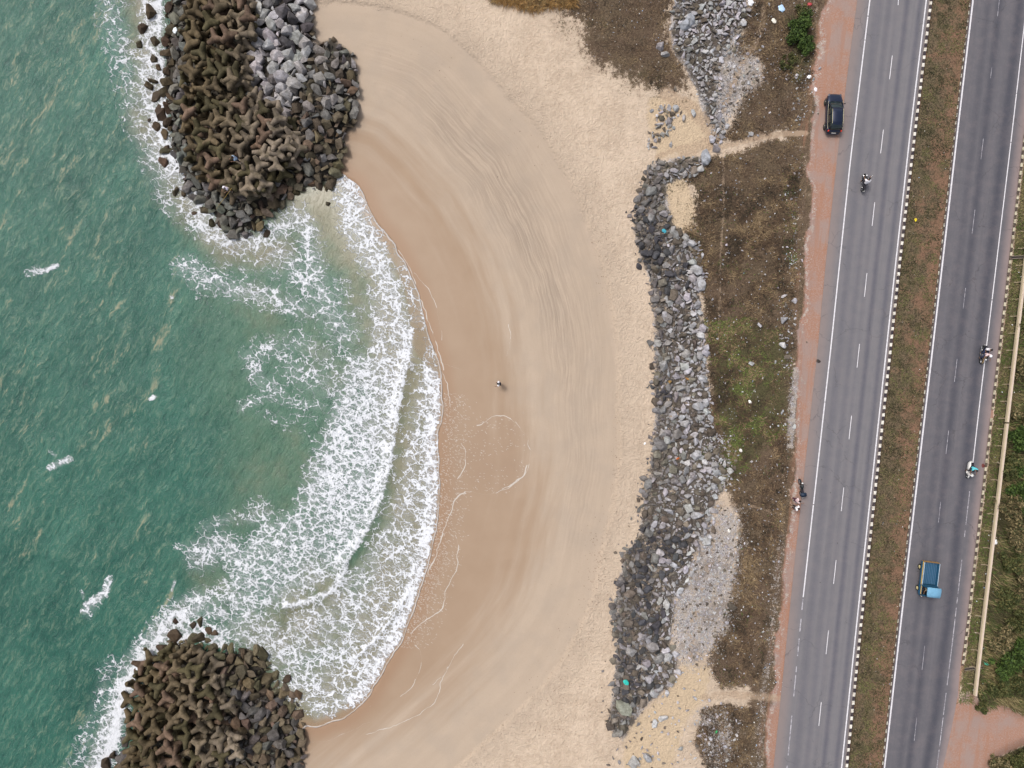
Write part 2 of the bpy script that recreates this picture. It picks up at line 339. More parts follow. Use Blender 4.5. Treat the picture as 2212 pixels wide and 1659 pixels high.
def ground_mat():
    s = NT('ground'); p = s.obj()
    A = {k: s.attr(k) for k in ('ds', 'db', 'scrub', 'red', 'grv', 'pth', 'ysand', 'wet', 'green', 'med', 'rock_gap_shade', 'dark', 'rip')}
    nA = s.noise(.35, det=5); nB = s.noise(1.6, det=6, rough=.6); nC = s.noise(7, det=5, rough=.7); nD = s.noise(25, det=3, rough=.7); nL = s.noise(.08, det=4)
    # coordinate that runs along / across the beach
    cx = s.n('ShaderNodeCombineXYZ'); s.put(cx.inputs[0], s.math('MULTIPLY', A['db'], .054)); sep = s.n('ShaderNodeSeparateXYZ'); s.put(sep.inputs[0], p); s.put(cx.inputs[1], s.math('MULTIPLY', sep.outputs[1], .12))
    band = s.noise(.55, cx.outputs[0], 6, .6); 
    cx2 = s.n('ShaderNodeCombineXYZ'); s.put(cx2.inputs[0], s.math('ADD', s.math('MULTIPLY', A['db'], .054), s.math('MULTIPLY', s.noise(.2, det=2), 1.0))); s.put(cx2.inputs[1], s.math('MULTIPLY', sep.outputs[1], .05))
    ridge = s.noise(4.2, cx2.outputs[0], 4, .6)
    dry = s.mix(s.ramp(s.math('ADD', s.math('MULTIPLY', nB, .5), s.math('MULTIPLY', nA, .5)), .38, .62), (.55, .435, .33), (.43, .33, .243))
    dry = s.mix(s.ramp(nC, .35, .7), dry, s.mix(.5, dry, (.57, .47, .365)))
    inner = s.mix(band, (.46, .365, .28), (.345, .272, .205)); inner = s.mix(s.math('MULTIPLY', s.ramp(nA, .42, .66), .45), inner, (.35, .285, .225)); inner = s.mix(s.math('MULTIPLY', s.ramp(nC, .45, .75), .3), inner, (.33, .25, .175))
    inner = s.mix(s.math('MULTIPLY', s.math('MULTIPLY', A['rip'], .75), s.ramp(ridge, .38, .62)), inner, (.30, .235, .18))
    dm = s.math('ADD', A['db'], s.math('ADD', s.math('MULTIPLY', s.math('SUBTRACT', nB, .5), 26), s.math('MULTIPLY', s.math('SUBTRACT', nA, .5), 18)))
    onland = s.ramp(dm, -7, 8)
    c = s.mix(s.math('MULTIPLY', onland, s.ramp(s.math('ADD', A['db'], s.math('MULTIPLY', s.math('SUBTRACT', nA, .5), 60)), -10, 95, .42, 1)), inner, dry)
    # dark wrack specks along the berm
    wr = s.math('MULTIPLY', s.ramp(s.math('ABSOLUTE', s.math('ADD', A['db'], -2)), 0, 16, 1, 0), s.ramp(nC, .52, .66))
    c = s.mix(s.math('MULTIPLY', s.math('MULTIPLY', wr, s.ramp(nL, .4, .6)), .6), c, (.26, .19, .12))
    wetn = s.math('ADD', A['wet'], s.math('MULTIPLY', s.math('SUBTRACT', band, .5), 1.3))
    wcol = s.mix(nA, (.29, .20, .132), (.35, .255, .178)); wcol = s.mix(s.math('MULTIPLY', s.attr('lens'), s.ramp(nA, .3, .7, .1, .5)), wcol, (.27, .18, .12))
    c = s.mix(s.math('MULTIPLY', s.ramp(wetn, .1, .9), s.ramp(A['wet'], 0, .15)), c, wcol)
    c = s.mix(s.ramp(A['ds'], 40, 8), c, (.30, .195, .125))
    yel = s.math('MULTIPLY', s.ramp(s.math('ADD', A['ysand'], s.math('MULTIPLY', s.math('SUBTRACT', nB, .5), .8)), .35, .65), .8)
    c = s.mix(yel, c, s.mix(nC, (.55, .43, .29), (.46, .345, .225)))
    # vegetation litter speckles near scrub
    def msk(a, amp=1.0, lo=.4, hi=.6, n=nB): return s.ramp(s.math('ADD', a, s.math('MULTIPLY', s.math('SUBTRACT', n, .5), amp)), lo, hi)
    nS = s.noise(1.0, s.map(p, (1.6, .12, 1), R(6)), 5); rd = s.mix(nS, (.335, .165, .108), (.275, .165, .12)); rd = s.mix(s.ramp(nC, .4, .7), rd, (.33, .235, .195)); rd = s.mix(s.math('MULTIPLY', s.ramp(nA, .42, .62), .75), rd, (.285, .215, .19))
    c = s.mix(msk(A['red'], .9), c, rd)
    sc_n = s.mix(.5, nB, nC)
    vs = s.vor(3.2, s.vadd(p, s.vscale(s.noise(2.2, det=3, out=1), 1.2)), 'DISTANCE_TO_EDGE')
    twig = s.ramp(vs, .0, .14, 1, 0)
    scc = s.mix(s.ramp(nC, .35, .65), (.040, .027, .018), (.15, .105, .062))
    scc = s.mix(s.math('MULTIPLY', s.ramp(s.noise(.6, det=5, rough=.65), .5, .68), .6), scc, (.17, .122, .08))
    scc = s.mix(s.math('MULTIPLY', s.ramp(nA, .4, .65), .6), scc, (.10, .062, .043))
    scc = s.mix(s.math('MULTIPLY', twig, .4), scc, (.24, .18, .115))
    gm = msk(A['green'], 1.5, .45, .8, s.mix(.5, nA, nC))
    scc = s.mix(s.math('MULTIPLY', gm, .5), scc, s.mix(nC, (.03, .04, .012), (.075, .10, .025)))
    nX = s.math('ADD', s.math('MULTIPLY', nB, .55), s.math('MULTIPLY', nC, .45)); c = s.mix(msk(A['scrub'], 2.6, .36, .66, nX), c, scc)
    # median soil
    sm = s.mix(nB, (.085, .06, .035), (.135, .095, .06)); sm = s.mix(s.math('MULTIPLY', s.ramp(s.noise(.5, det=5), .5, .66), .85), sm, (.22, .115, .07)); sm = s.mix(s.ramp(nC, .55, .75), sm, (.05, .045, .02))
    c = s.mix(A['med'], c, sm)
    pb = s.vor(5.5, feat='F1', out=1); pe = s.vor(5.5, feat='DISTANCE_TO_EDGE')
    pc = s.mix(s.ramp(pe, 0, .12), (.10, .09, .085), s.mix(s.math('MULTIPLY', pb, 1.0), (.33, .32, .33), (.66, .64, .66)))
    pc = s.mix(s.math('MULTIPLY', s.ramp(nB, .42, .6), .7), pc, (.43, .36, .29)); pc = s.mix(s.math('MULTIPLY', s.ramp(nA, .5, .62), .5), pc, (.17, .14, .12)); pc = s.mix(s.attr('band_gap_shade'), pc, (.035, .032, .03))  # near-black floor of the rubble: shade between stones put into the colour
    c = s.mix(s.math('MULTIPLY', msk(A['grv'], 3.0, .34, .70, nX), .9), c, pc)
    c = s.mix(s.math('MULTIPLY', msk(A['pth'], 2.0, .34, .9, nX), .75), c, s.mix(nB, (.44, .34, .235), (.36, .25, .175)))
    c = s.mix(s.math('MULTIPLY', s.ramp(nS, .5, .62), s.math('MULTIPLY', A['red'], .5)), c, (.32, .155, .095)); c = s.mix(A['rock_gap_shade'], c, (.045, .038, .03))
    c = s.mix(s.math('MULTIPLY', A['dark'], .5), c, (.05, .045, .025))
    s.col(c)
    s.set(Roughness=s.ramp(A['wet'], .5, 1, .9, .45))
    foot = s.vor(4.2, s.vadd(p, s.vscale(s.noise(3, det=2, out=1), .5)), 'SMOOTH_F1')
    lnd = s.math('MULTIPLY', onland, s.math('SUBTRACT', 1, A['red']))
    h = s.math('ADD', s.math('MULTIPLY', foot, s.math('MULTIPLY', lnd, .13)), s.math('MULTIPLY', nC, s.math('MULTIPLY', lnd, .08)))
    h = s.math('ADD', h, s.math('MULTIPLY', s.math('MULTIPLY', ridge, A['rip']), .12))
    h = s.math('ADD', h, s.math('MULTIPLY', nC, s.math('MULTIPLY', s.math('MAXIMUM', A['scrub'], A['grv']), .12)))
    h = s.math('ADD', h, s.math('MULTIPLY', nD, .012))
    s.nrm(s.bump(h, 1.0, 1.0))
    return s.m
ground = tag(link('ground', grd, ground_mat()), kind='structure')

# ------------------------------------------------------------------ sea
wx = axis(-160, 1000, 4, 30000); wx = wx[wx < 1010]
WXg, WYg = np.meshgrid(wx, gy); A_, B_ = WXg.ravel(), WYg.ravel()
wds = dshore(A_, B_) + (fbm(A_, B_, 26, 3) - .5) * 9
wi = np.arange(len(wx) * len(gy)).reshape(len(gy), len(wx))
WQ = np.stack([wi[1:, :-1].ravel(), wi[1:, 1:].ravel(), wi[:-1, 1:].ravel(), wi[:-1, :-1].ravel()], 1)
keep = (wds[WQ] < 6).any(1); WQ = WQ[keep]
BRK = catmull([(872, 600), (882, 680), (886, 745), (868, 830), (854, 910), (843, 985), (825, 1060), (798, 1130), (765, 1185), (745, 1215)], 4)
BRK2 = catmull([(745, 1215), (732, 1255), (700, 1285), (655, 1302), (615, 1308)], 4)
BRK3 = catmull([(880, 1285), (857, 1320), (820, 1370), (783, 1408), (768, 1418)], 4)
fo = np.zeros_like(A_); hard = np.zeros_like(A_)
FS = [([(318, -60), (330, 60), (322, 150), (332, 230), (350, 300), (385, 370), (425, 430), (440, 480), (500, 520)], 24, .98), ([(350, 330), (400, 390), (440, 420)], 30, .95),
      ([(250, -60), (240, 30), (255, 90), (278, 170), (295, 250), (330, 350), (380, 440)], 32, .5),
      ([(450, 500), (530, 528), (600, 500), (640, 468), (665, 500), (672, 560), (690, 620), (722, 685)], 26, .72), ([(600, 540), (660, 600), (700, 660), (745, 720)], 34, .62),
      ([(400, 575), (440, 600), (500, 622), (580, 640), (650, 665)], 26, .62), ([(420, 480), (480, 560), (560, 590)], 28, .35), ([(500, 700), (430, 640), (480, 680)], 20, .2),
      ([(640, 600), (560, 560)], 40, .42), ([(760, 690), (800, 650)], 24, .4), ([(720, 640), (700, 620)], 40, .5),
      ([(748, 400), (768, 450), (785, 505), (815, 560), (842, 620), (858, 680), (862, 740)], 24, .95), ([(745, 430), (760, 500), (800, 570)], 22, .8), ([(820, 640), (825, 740), (800, 800)], 26, .72),
      ([(540, 770), (560, 820), (600, 850)], 22, .55), ([(570, 760), (640, 740), (700, 770), (720, 830)], 30, .5), ([(640, 800), (700, 830)], 40, .55), ([(520, 880), (580, 850), (640, 870), (700, 880)], 14, .5), ([(560, 900), (680, 905)], 20, .3), ([(620, 920), (690, 960)], 16, .3),
      ([(560, 1110), (620, 1160), (700, 1190)], 30, .6), ([(430, 1200), (480, 1180), (540, 1220), (600, 1260)], 30, .8), ([(440, 1140), (500, 1120), (560, 1125)], 16, .5), ([(385, 1180), (420, 1175)], 10, .45),
      ([(500, 1290), (560, 1350), (620, 1420), (640, 1490)], 36, .72), ([(470, 1320), (520, 1370), (590, 1410)], 26, .72), ([(640, 1260), (560, 1290)], 40, .66),
      ([(430, 1305), (380, 1330), (345, 1372), (300, 1430), (262, 1500), (238, 1580), (205, 1680)], 26, .95), ([(370, 1390), (420, 1360), (480, 1370)], 20, .95), ([(240, 1440), (215, 1520), (190, 1600), (150, 1690)], 24, .45)]
for P, w_, v in FS: fo = np.maximum(fo, stroke(A_, B_, P, w_ * 1.1, w_ * 1.3, v * .88))
fo = np.maximum(fo, fill(A_, B_, [(750, 770), (885, 740), (868, 860), (850, 960), (825, 1060), (770, 1180), (700, 1165), (640, 1100), (665, 1010), (700, 940), (720, 860)], 38, .80))
fo = np.maximum(fo, fill(A_, B_, [(560, 1130), (650, 1090), (770, 1190), (740, 1240), (640, 1300), (560, 1320), (480, 1280), (500, 1200)], 26, .62))
fo = np.maximum(fo, fill(A_, B_, [(885, 740), (935, 760), (955, 860), (950, 1000), (945, 1120), (900, 1290), (850, 1400), (790, 1500), (720, 1552), (680, 1560), (640, 1500), (600, 1420), (620, 1330), (700, 1300), (780, 1190), (830, 1060), (860, 920)], 12, .56))
inner_ds = -wds
band = smooth(0, 10, inner_ds) * (1 - smooth(26, 52, inner_ds))
yb = smooth(745, 800, B_) * (1 - smooth(1500, 1560, B_))
fo = np.maximum(fo, band * yb * .95)
film = fill(A_, B_, catmull([(846, 520), (875, 570), (903, 630), (930, 720), (950, 800), (938, 800), (905, 770), (890, 740), (884, 680), (872, 610), (850, 550)], 2), 3)   # thin brown film behind the outer line
fo = fo * (1 - .75 * film)
fo = np.maximum(fo, .4 * film)
for P, w_, v in ((BRK[6:], 5.5, 1.1), (BRK2, 8, .98), (BRK3, 3.5, 1.1), ([(300, 1430), (268, 1490), (252, 1560), (236, 1620), (205, 1680)], 14, 1.35), ([(345, 1372), (330, 1400), (300, 1425)], 8, 1.2),
                 ([(75, 588), (96, 585), (122, 574)], 6, .82), ([(108, 1010), (130, 1000), (150, 992)], 7, .82), ([(184, 1320), (190, 1306), (207, 1294), (224, 1284), (236, 1252)], 8, .92), ([(325, 862), (334, 857)], 4, 1.0), ([(370, 640), (371, 644)], 3, .9), ([(371, 1275), (378, 1255)], 3, .95), ([(175, 1278), (180, 1290)], 4, .6), ([(120, 985), (108, 975)], 4, .55), ([(60, 590), (80, 578)], 9, .4), ([(210, 1300), (190, 1330)], 12, .4),
                 ([(348, 130), (352, 200), (356, 260), (362, 320), (395, 370), (430, 410)], 9, 1.15), ([(338, -40), (345, 60)], 9, 1.1), ([(400, 1375), (370, 1400), (345, 1405)], 10, 1.15), ([(440, 1380), (500, 1400)], 7, 1.05)):
    hard = np.maximum(hard, stroke(A_, B_, P, w_, w_ * .9, v))
BRKo = [(x + 20, y + 2) for x, y in BRK[6:]]; fo = fo * (1 - .5 * stroke(A_, B_, BRKo, 13, 10)); fo = np.maximum(fo, .93 * stroke(A_, B_, [(x - 14, y) for x, y in BRK[6:]], 14, 12)); fo = np.maximum(fo, hard)
breaker_h = (stroke(A_, B_, BRK[10:], 10, 12, .2) + stroke(A_, B_, BRK2, 9, 10, .16)) * (.5 + fbm(A_, B_, 14, 3)) + stroke(A_, B_, BRK3, 6, 6, .12)
turb = np.maximum.reduce([.9 * (1 - smooth(50, 240, inner_ds)) * smooth(340, 420, B_) * (1 - smooth(1580, 1640, B_)), stroke(A_, B_, [(300, -60), (320, 100), (320, 250), (380, 400), (480, 530), (600, 540)], 40, 55, .85),
                          stroke(A_, B_, [(620, 440), (700, 430)], 60, 40, .5), stroke(A_, B_, [(400, 1330), (300, 1430), (240, 1560), (200, 1690)], 20, 50, .55), stroke(A_, B_, [(600, 1400), (720, 1300)], 90, 90, .75), stroke(A_, B_, [(520, 1290), (430, 1250)], 50, 60, .45), stroke(A_, B_, [(560, 650), (740, 800)], 60, 90, .4), stroke(A_, B_, [(640, 1000), (520, 1130)], 100, 150, .3), stroke(A_, B_, [(430, 640), (520, 900), (430, 1150)], 60, 150, .2)])
turb = np.clip(turb + (fbm(A_, B_, 90, 4) - .5) * .5 * smooth(.02, .3, turb), 0, 1)
mid = smooth(150, 700, A_ + (fbm(A_, B_, 200, 3) - .5) * 300) * .9 + .1
stk = np.zeros_like(A_)
SK = [([(245, -40), (200, 50), (150, 130), (115, 200), (60, 290), (25, 330), (-60, 335)], 26, .85), ([(20, 120), (40, 200), (55, 290), (45, 400), (10, 480)], 14, .9), ([(160, 500), (130, 570), (90, 610)], 9, .9), ([(385, 555), (378, 640), (350, 720), (333, 834), (300, 880), (250, 918), (208, 942), (165, 990)], 13, .85),
      ([(42, 800), (17, 893), (-20, 930)], 12, .9), ([(103, 1015), (94, 1094)], 8, .7), ([(87, 1150), (70, 1188), (25, 1212)], 9, .9), ([(305, 1130), (285, 1165)], 6, .8), ([(240, 1170), (225, 1240), (195, 1300), (165, 1325), (140, 1360)], 9, .8), ([(0, 600), (30, 700), (20, 760)], 12, .7),
      ([(210, 1020), (215, 1090)], 8, .6), ([(290, 420), (300, 480), (250, 560)], 14, .5), ([(180, 60), (250, 200), (270, 330)], 30, .35), ([(100, 300), (180, 420)], 40, .35), ([(380, 1240), (370, 1290), (350, 1310)], 8, .8), ([(60, 1340), (30, 1420)], 9, .4), ([(120, 700), (100, 780)], 12, .4)]
for P, w_, v in SK: stk = np.maximum(stk, stroke(A_, B_, P, w_, w_ * 1.6, v))
stk = np.maximum(stk, .42 * smooth(.42, .62, fbm(A_ * 1.3 + 900, B_ * .6, 120, 4)) * (1 - smooth(300, 460, A_ + (B_ - 600) * -.05)))
stk = np.maximum(stk, stroke(A_, B_, [(60, -60), (120, 100), (150, 260), (200, 420)], 120, 120, .42))
wz = np.maximum(0, hf(A_, B_)) * (wds > -60) + .03
inpile = (poly_sd(A_, B_, UB) > -15) | (poly_sd(A_, B_, LB) > -15)
wz = np.where(inpile, .03, wz)
swell = (fbm(A_ * .9 + B_ * .35, B_ * .5, 55, 4) - .5) * .45 * smooth(40, 250, inner_ds)
wz = wz + breaker_h + swell * (np.abs(A_) < 4000)
kw = (1 - wz / CAMH) / S
wco = np.stack([(A_ - CX) * kw, (CY - B_) * kw, wz], 1)
wme = mesh_np('water', wco, WQ, True, dict(ds=wds, foam=fo, turb=turb, mid=mid, stk=stk, film=film, swl=swell))
# drop loose vertices
bm = bmesh.new(); bm.from_mesh(wme); bmesh.ops.delete(bm, geom=[v for v in bm.verts if not v.link_faces], context='VERTS'); bm.to_mesh(wme); bm.free()

def water_mat():
    s = NT('sea_water'); p = s.obj()
    ds_, foam, tb, md, sk, fl = (s.attr(k) for k in ('ds', 'foam', 'turb', 'mid', 'stk', 'film'))
    warp = s.vscale(s.vadd(s.noise(.55, det=3, out=1), (.5, .5, .5), 'SUBTRACT'), 1.1)
    pw = s.vadd(p, warp)
    r1 = s.noise(1.0, s.map(pw, (2.1, .5, 1), R(30)), 7, .66)        # ripples, crests running up the picture
    r2 = s.noise(3.4, s.map(pw, (1.8, .5, 1), R(20)), 5, .7)
    sw_ = s.noise(.16, s.map(p, (1.8, .4, 1), R(34)), 4); lo = s.math('ADD', s.math('MULTIPLY', s.noise(.09, det=4), .5), s.math('MULTIPLY', sw_, .5)); lo2 = s.noise(.3, det=4)
    deep = s.mix(s.ramp(lo, .3, .7), (.011, .075, .054), (.034, .132, .094))
    midc = s.mix(lo2, (.045, .125, .080), (.085, .165, .108))
    c = s.mix(s.ramp(md, .3, 1), deep, midc)
    rip = s.math('ADD', s.math('MULTIPLY', r1, .6), s.math('MULTIPLY', r2, .4))
    rr = s.ramp(rip, .49, .61)
    c = s.mix(s.math('MULTIPLY', rr, s.ramp(md, .2, 1, .6, .2)), c, (.125, .205, .14))
    c = s.mix(s.math('MULTIPLY', s.ramp(rip, .48, .38), .5), c, (.007, .045, .036))
    t2 = s.ramp(s.math('ADD', tb, s.math('MULTIPLY', s.math('SUBTRACT', s.noise(.45, pw, 5), .5), .7)), .1, 1.0)
    sandy = s.mix(lo2, (.17, .165, .10), (.24, .205, .135))
    c = s.mix(s.math('MULTIPLY', t2, .95), c, sandy)
    skm = s.math('MULTIPLY', s.ramp(s.math('ADD', sk, s.math('ADD', s.math('MULTIPLY', s.math('SUBTRACT', rip, .5), 5.5), s.math('MULTIPLY', s.math('SUBTRACT', s.noise(.5, s.map(p, (1.7, .38, 1), R(34)), 5), .5), 2.4))), .25, 1.6), s.ramp(sk, 0, .35))
    c = s.mix(s.math('MULTIPLY', skm, .60), c, s.mix(s.ramp(skm, .25, .95), (.13, .205, .145), (.36, .315, .20)))
    c = s.mix(s.ramp(ds_, -34, -4), c, s.mix(lo2, (.25, .17, .105), (.30, .215, .14)))
    c = s.mix(s.math('MULTIPLY', fl, .8), c, (.235, .18, .115))
    # foam : warped cell walls whose thickness follows the foam density
    fw = s.vadd(p, s.vscale(s.vadd(s.noise(.9, det=4, rough=.6, out=1), (.5, .5, .5), 'SUBTRACT'), 1.9))
    fw2 = s.vadd(p, s.vscale(s.vadd(s.noise(2.2, det=3, out=1), (.5, .5, .5), 'SUBTRACT'), .7))
    e1 = s.vor(.85, s.map(fw, (.68, 1.4, 1), R(24)), 'DISTANCE_TO_EDGE'); e2 = s.vor(1.8, s.map(fw2, (.75, 1.25, 1), R(20)), 'DISTANCE_TO_EDGE')
    e3 = s.vor(4.6, fw2, 'DISTANCE_TO_EDGE')
    br = s.noise(1.1, det=5, rough=.65); br2 = s.noise(.35, det=4)
    d = s.math('ADD', foam, s.math('MULTIPLY', s.math('SUBTRACT', s.math('ADD', s.math('MULTIPLY', br, .6), s.math('MULTIPLY', br2, .4)), .5), 1.7))
    d = s.math('MULTIPLY', d, s.ramp(foam, .02, .22))
    th1 = s.math('MULTIPLY', s.math('MAXIMUM', s.math('SUBTRACT', d, .16), 0), .21)
    th2 = s.math('MULTIPLY', s.math('MAXIMUM', s.math('SUBTRACT', d, .38), 0), .24)
    th3 = s.math('MULTIPLY', s.math('MAXIMUM', s.math('SUBTRACT', d, .66), 0), .34)
    def wall(e, th, sft): return s.math('MULTIPLY', s.math('SUBTRACT', 1, s.math('DIVIDE', e, s.math('ADD', th, .001))), sft, clamp=True)
    f = s.math('MAXIMUM', wall(e1, th1, 1.9), s.math('MAXIMUM', wall(e2, th2, 1.7), s.math('MULTIPLY', wall(e3, th3, 1.7), .9)))
    f = s.math('MULTIPLY', f, s.ramp(s.noise(3.2, det=4, rough=.7), .25, .5, .65, 1)); f = s.math('MAXIMUM', f, s.ramp(s.math('ADD', foam, s.math('MULTIPLY', s.math('SUBTRACT', s.noise(2.0, det=5, rough=.7), .5), 1.1)), .98, 1.4))
    # bright rim at the water's edge
    rim = s.math('MULTIPLY', s.ramp(s.math('ABSOLUTE', s.math('ADD', ds_, s.math('ADD', 2.5, s.math('MULTIPLY', br, -3)))), .3, 2.4, 1, 0), s.ramp(br2, .3, .55, .25, 1))
    f = s.math('MAXIMUM', f, s.math('MULTIPLY', rim, .5))
    veil = s.math('MULTIPLY', s.ramp(foam, .1, 1.0), s.ramp(br, .25, .7, .08, .46))
    fall = s.math('MAXIMUM', f, veil)
    c = s.mix(fall, c, s.mix(s.noise(5, det=4), (.60, .62, .66), (.74, .75, .77)))
    s.col(c)
    s.set(Roughness=s.math('ADD', .22, s.math('MULTIPLY', fall, .6)))
    s.b.inputs['Specular IOR Level'].default_value = .32
    hgt = s.math('ADD', s.math('MULTIPLY', rip, s.ramp(ds_, -20, -200, .03, .34)), s.math('MULTIPLY', f, .10))
    s.nrm(s.bump(hgt, .8, 1.0))
    s.set(Alpha=s.ramp(s.math('ADD', ds_, s.math('MULTIPLY', s.math('SUBTRACT', br, .5), 5)), 1.5, -.5))
    return s.m
water = tag(link('water', wme, water_mat()), kind='structure')

# ------------------------------------------------------------------ thin foam lines left on the wet sand
def ribbon(pts, wd, lift=.012, n=6, amp=2.0, gaps=.3):
    P = catmull(pts, n * 2); V = []; F = []; last = False; ph = random.random() * 500
    for i, (x, y) in enumerate(P):
        x2, y2 = P[min(i + 1, len(P) - 1)]; x1, y1 = P[max(i - 1, 0)]
        dx, dy = x2 - x1, y2 - y1; L = math.hypot(dx, dy) + 1e-6; nx, ny = -dy / L, dx / L
        o = (float(fbm(np.array([x + ph]), np.array([y]), 16, 3)[0]) - .5) * 2 * amp * 2.2
        ww = wd * (.25 + 1.3 * float(vnoise(np.array([x]), np.array([y + ph]), 14)[0]))
        if float(vnoise(np.array([x + 90 + ph]), np.array([y]), 26)[0]) < gaps: ww *= .12
        for sgn in (-1, 1):
            qx, qy = x + nx * (o + sgn * ww / 2), y + ny * (o + sgn * ww / 2)
            V.append(W(qx, qy, HZ(qx, qy) + lift + (.0 if sgn < 0 else .003)))
        if i: k0 = 2 * i; F.append((k0 - 2, k0 - 1, k0 + 1, k0))
    return V, F
RB = [([(893, 590), (915, 612), (935, 645), (948, 690), (955, 735)], 1.3, .5), ([(938, 757), (955, 800), (966, 840), (972, 875)], 1.6, .3), ([(905, 640), (925, 690), (940, 730), (958, 800)], 2.0, .3),
      ([(995, 958), (1004, 975), (1008, 1000), (1000, 1020), (988, 1035)], 1.8, .15), ([(1030, 920), (1052, 912), (1062, 900), (1078, 898), (1096, 902), (1112, 912)], 1.7, .25),
      ([(1112, 912), (1133, 935), (1144, 965), (1143, 995), (1135, 1020), (1115, 1042), (1092, 1055), (1070, 1065), (1048, 1070), (1025, 1062), (1005, 1062)], 1.5, .3), ([(1140, 1005), (1128, 1030), (1105, 1048), (1080, 1060)], 2.4, .3),
      ([(1005, 1062), (985, 1080), (975, 1105), (960, 1140), (948, 1180), (940, 1205), (925, 1240)], 2.2, .1), ([(985, 1155), (990, 1185), (985, 1230), (970, 1260), (958, 1300), (950, 1320), (925, 1335), (905, 1352), (888, 1370)], 2.0, .2),
      ([(1000, 1390), (985, 1410), (970, 1435), (955, 1470), (945, 1505), (925, 1530), (890, 1552), (840, 1570), (790, 1588)], 1.3, .25), ([(895, 1388), (908, 1410), (905, 1450), (890, 1480), (865, 1505)], 1.5, .45), ([(968, 1440), (955, 1460), (930, 1485)], 1.1, .2),
      ([(1100, 700), (1102, 740), (1095, 770)], 1.6, .5), ([(930, 780), (960, 785), (1000, 800)], 1.2, .6), ([(880, 600), (870, 575)], 1.5, .3), ([(640, 1610), (720, 1595), (800, 1560)], 1.0, .7), ([(860, 540), (885, 580), (900, 622)], 1.6, .3)]
VV, FF = [], []
for P, wd, gp in RB:
    v, f = ribbon(P, wd * .85, gaps=gp); o = len(VV); VV += v; FF += [tuple(i + o for i in q) for q in f]
# short scattered flecks of foam on the film of water
for k_ in range(1500):
    t = random.random(); y = random.uniform(850, 1400); x0 = float(xat([(955, 850), (950, 1000), (935, 1180), (885, 1340), (860, 1400)], y)); x = x0 + 4 + abs(random.gauss(0, 34))
    if y > 880 and y < 1065 and random.random() < .45: x = random.uniform(960, 1135)
    if (x - 1060) ** 2 / 85 ** 2 + (y - 985) ** 2 / 88 ** 2 > 1 and x > x0 + 75: continue
    a = random.gauss(.4, .5); l = random.uniform(1.2, 3.6); ww = random.uniform(.25, .55); zz = HZ(x, y) + .014
    dx, dy = math.cos(a) * l, math.sin(a) * l; nx, ny = -math.sin(a) * ww, math.cos(a) * ww; o = len(VV)
    VV += [W(x - dx, y - dy, zz), W(x + nx, y + ny, zz), W(x + dx, y + dy, zz), W(x - nx, y - ny, zz)]; FF.append((o, o + 1, o + 2, o + 3))
fm = NT('foam_line'); fm.col(fm.mix(fm.noise(4), (.42, .36, .30), (.62, .58, .54))); fm.set(Roughness=.8)
fmo = tag(link('foam', mesh_np('foam', VV, FF), fm.m), 'thin white foam lines and flecks left on the wet sand', 'foam', kind='stuff')

# ------------------------------------------------------------------ roads, kerbs, markings
ROADZ = 1.94
def strip(la, lb, zz, y0=-6000, y1=8000, step=60, zl=None):
    ys = np.unique(np.r_[y0, -2500, -1200, -600, np.arange(-300, 2000, step), 2500, 3500, y1].clip(y0, y1)); V = []
    for y in ys: V += [W(float(la(y)), y, zz), W(float(lb(y)), y, zz)]
    F = [(2 * i, 2 * i + 2, 2 * i + 3, 2 * i + 1) for i in range(len(ys) - 1)]
    return V, F
def asphalt(name, base, track, shoulder, la, lb, tracks, sh):
    s = NT(name); u = s.attr('u'); p = s.obj()
    st = s.noise(1.0, s.map(p, (2.6, .05, 1), R(6.3)), 5, .6); fine = s.noise(14, det=3, rough=.7); blot = s.noise(.25, det=4)
    c = s.mix(st, [x * .84 for x in base], [x * 1.17 for x in base])
    t = None
    for (a, wd, am) in tracks:
        k_ = s.math('MULTIPLY', s.ramp(s.math('ABSOLUTE', s.math('SUBTRACT', s.math('ADD', u, s.math('MULTIPLY', s.math('SUBTRACT', blot, .5), .02)), a)), 0, wd, 1, 0), am)
        t = k_ if t is None else s.math('MAXIMUM', t, k_)
    c = s.mix(t, c, track)
    for (a, b) in sh: c = s.mix(s.math('MULTIPLY', s.ramp(u, a, b), s.ramp(blot, .2, .6, .7, 1)), c, shoulder)
    c = s.mix(s.math('MULTIPLY', s.ramp(fine, .45, .75), .25), c, [x * 1.35 for x in base])
    cr = s.vor(.22, s.vadd(p, s.vscale(s.noise(.8, det=4, out=1), 1.5)), 'DISTANCE_TO_EDGE')
    c = s.mix(s.math('MULTIPLY', s.ramp(cr, .0, .012, 1, 0), s.ramp(blot, .48, .58, 0, .55)), c, [x * .5 for x in base])
    mo_ = s.noise(.9, det=6, rough=.7); c = s.mix(s.math('MULTIPLY', s.ramp(mo_, .42, .68), .09), c, [x * 1.3 for x in shoulder]); c = s.mix(s.math('MULTIPLY', s.ramp(mo_, .5, .34), .09), c, [x * .6 for x in base]); dots = s.vor(.42, feat='F1'); c = s.mix(s.ramp(dots, .0, .05, .7, 0), c, (.04, .035, .035))
    s.col(c); s.set(Roughness=.8); s.nrm(s.bump(fine, .25, .02)); return s.m
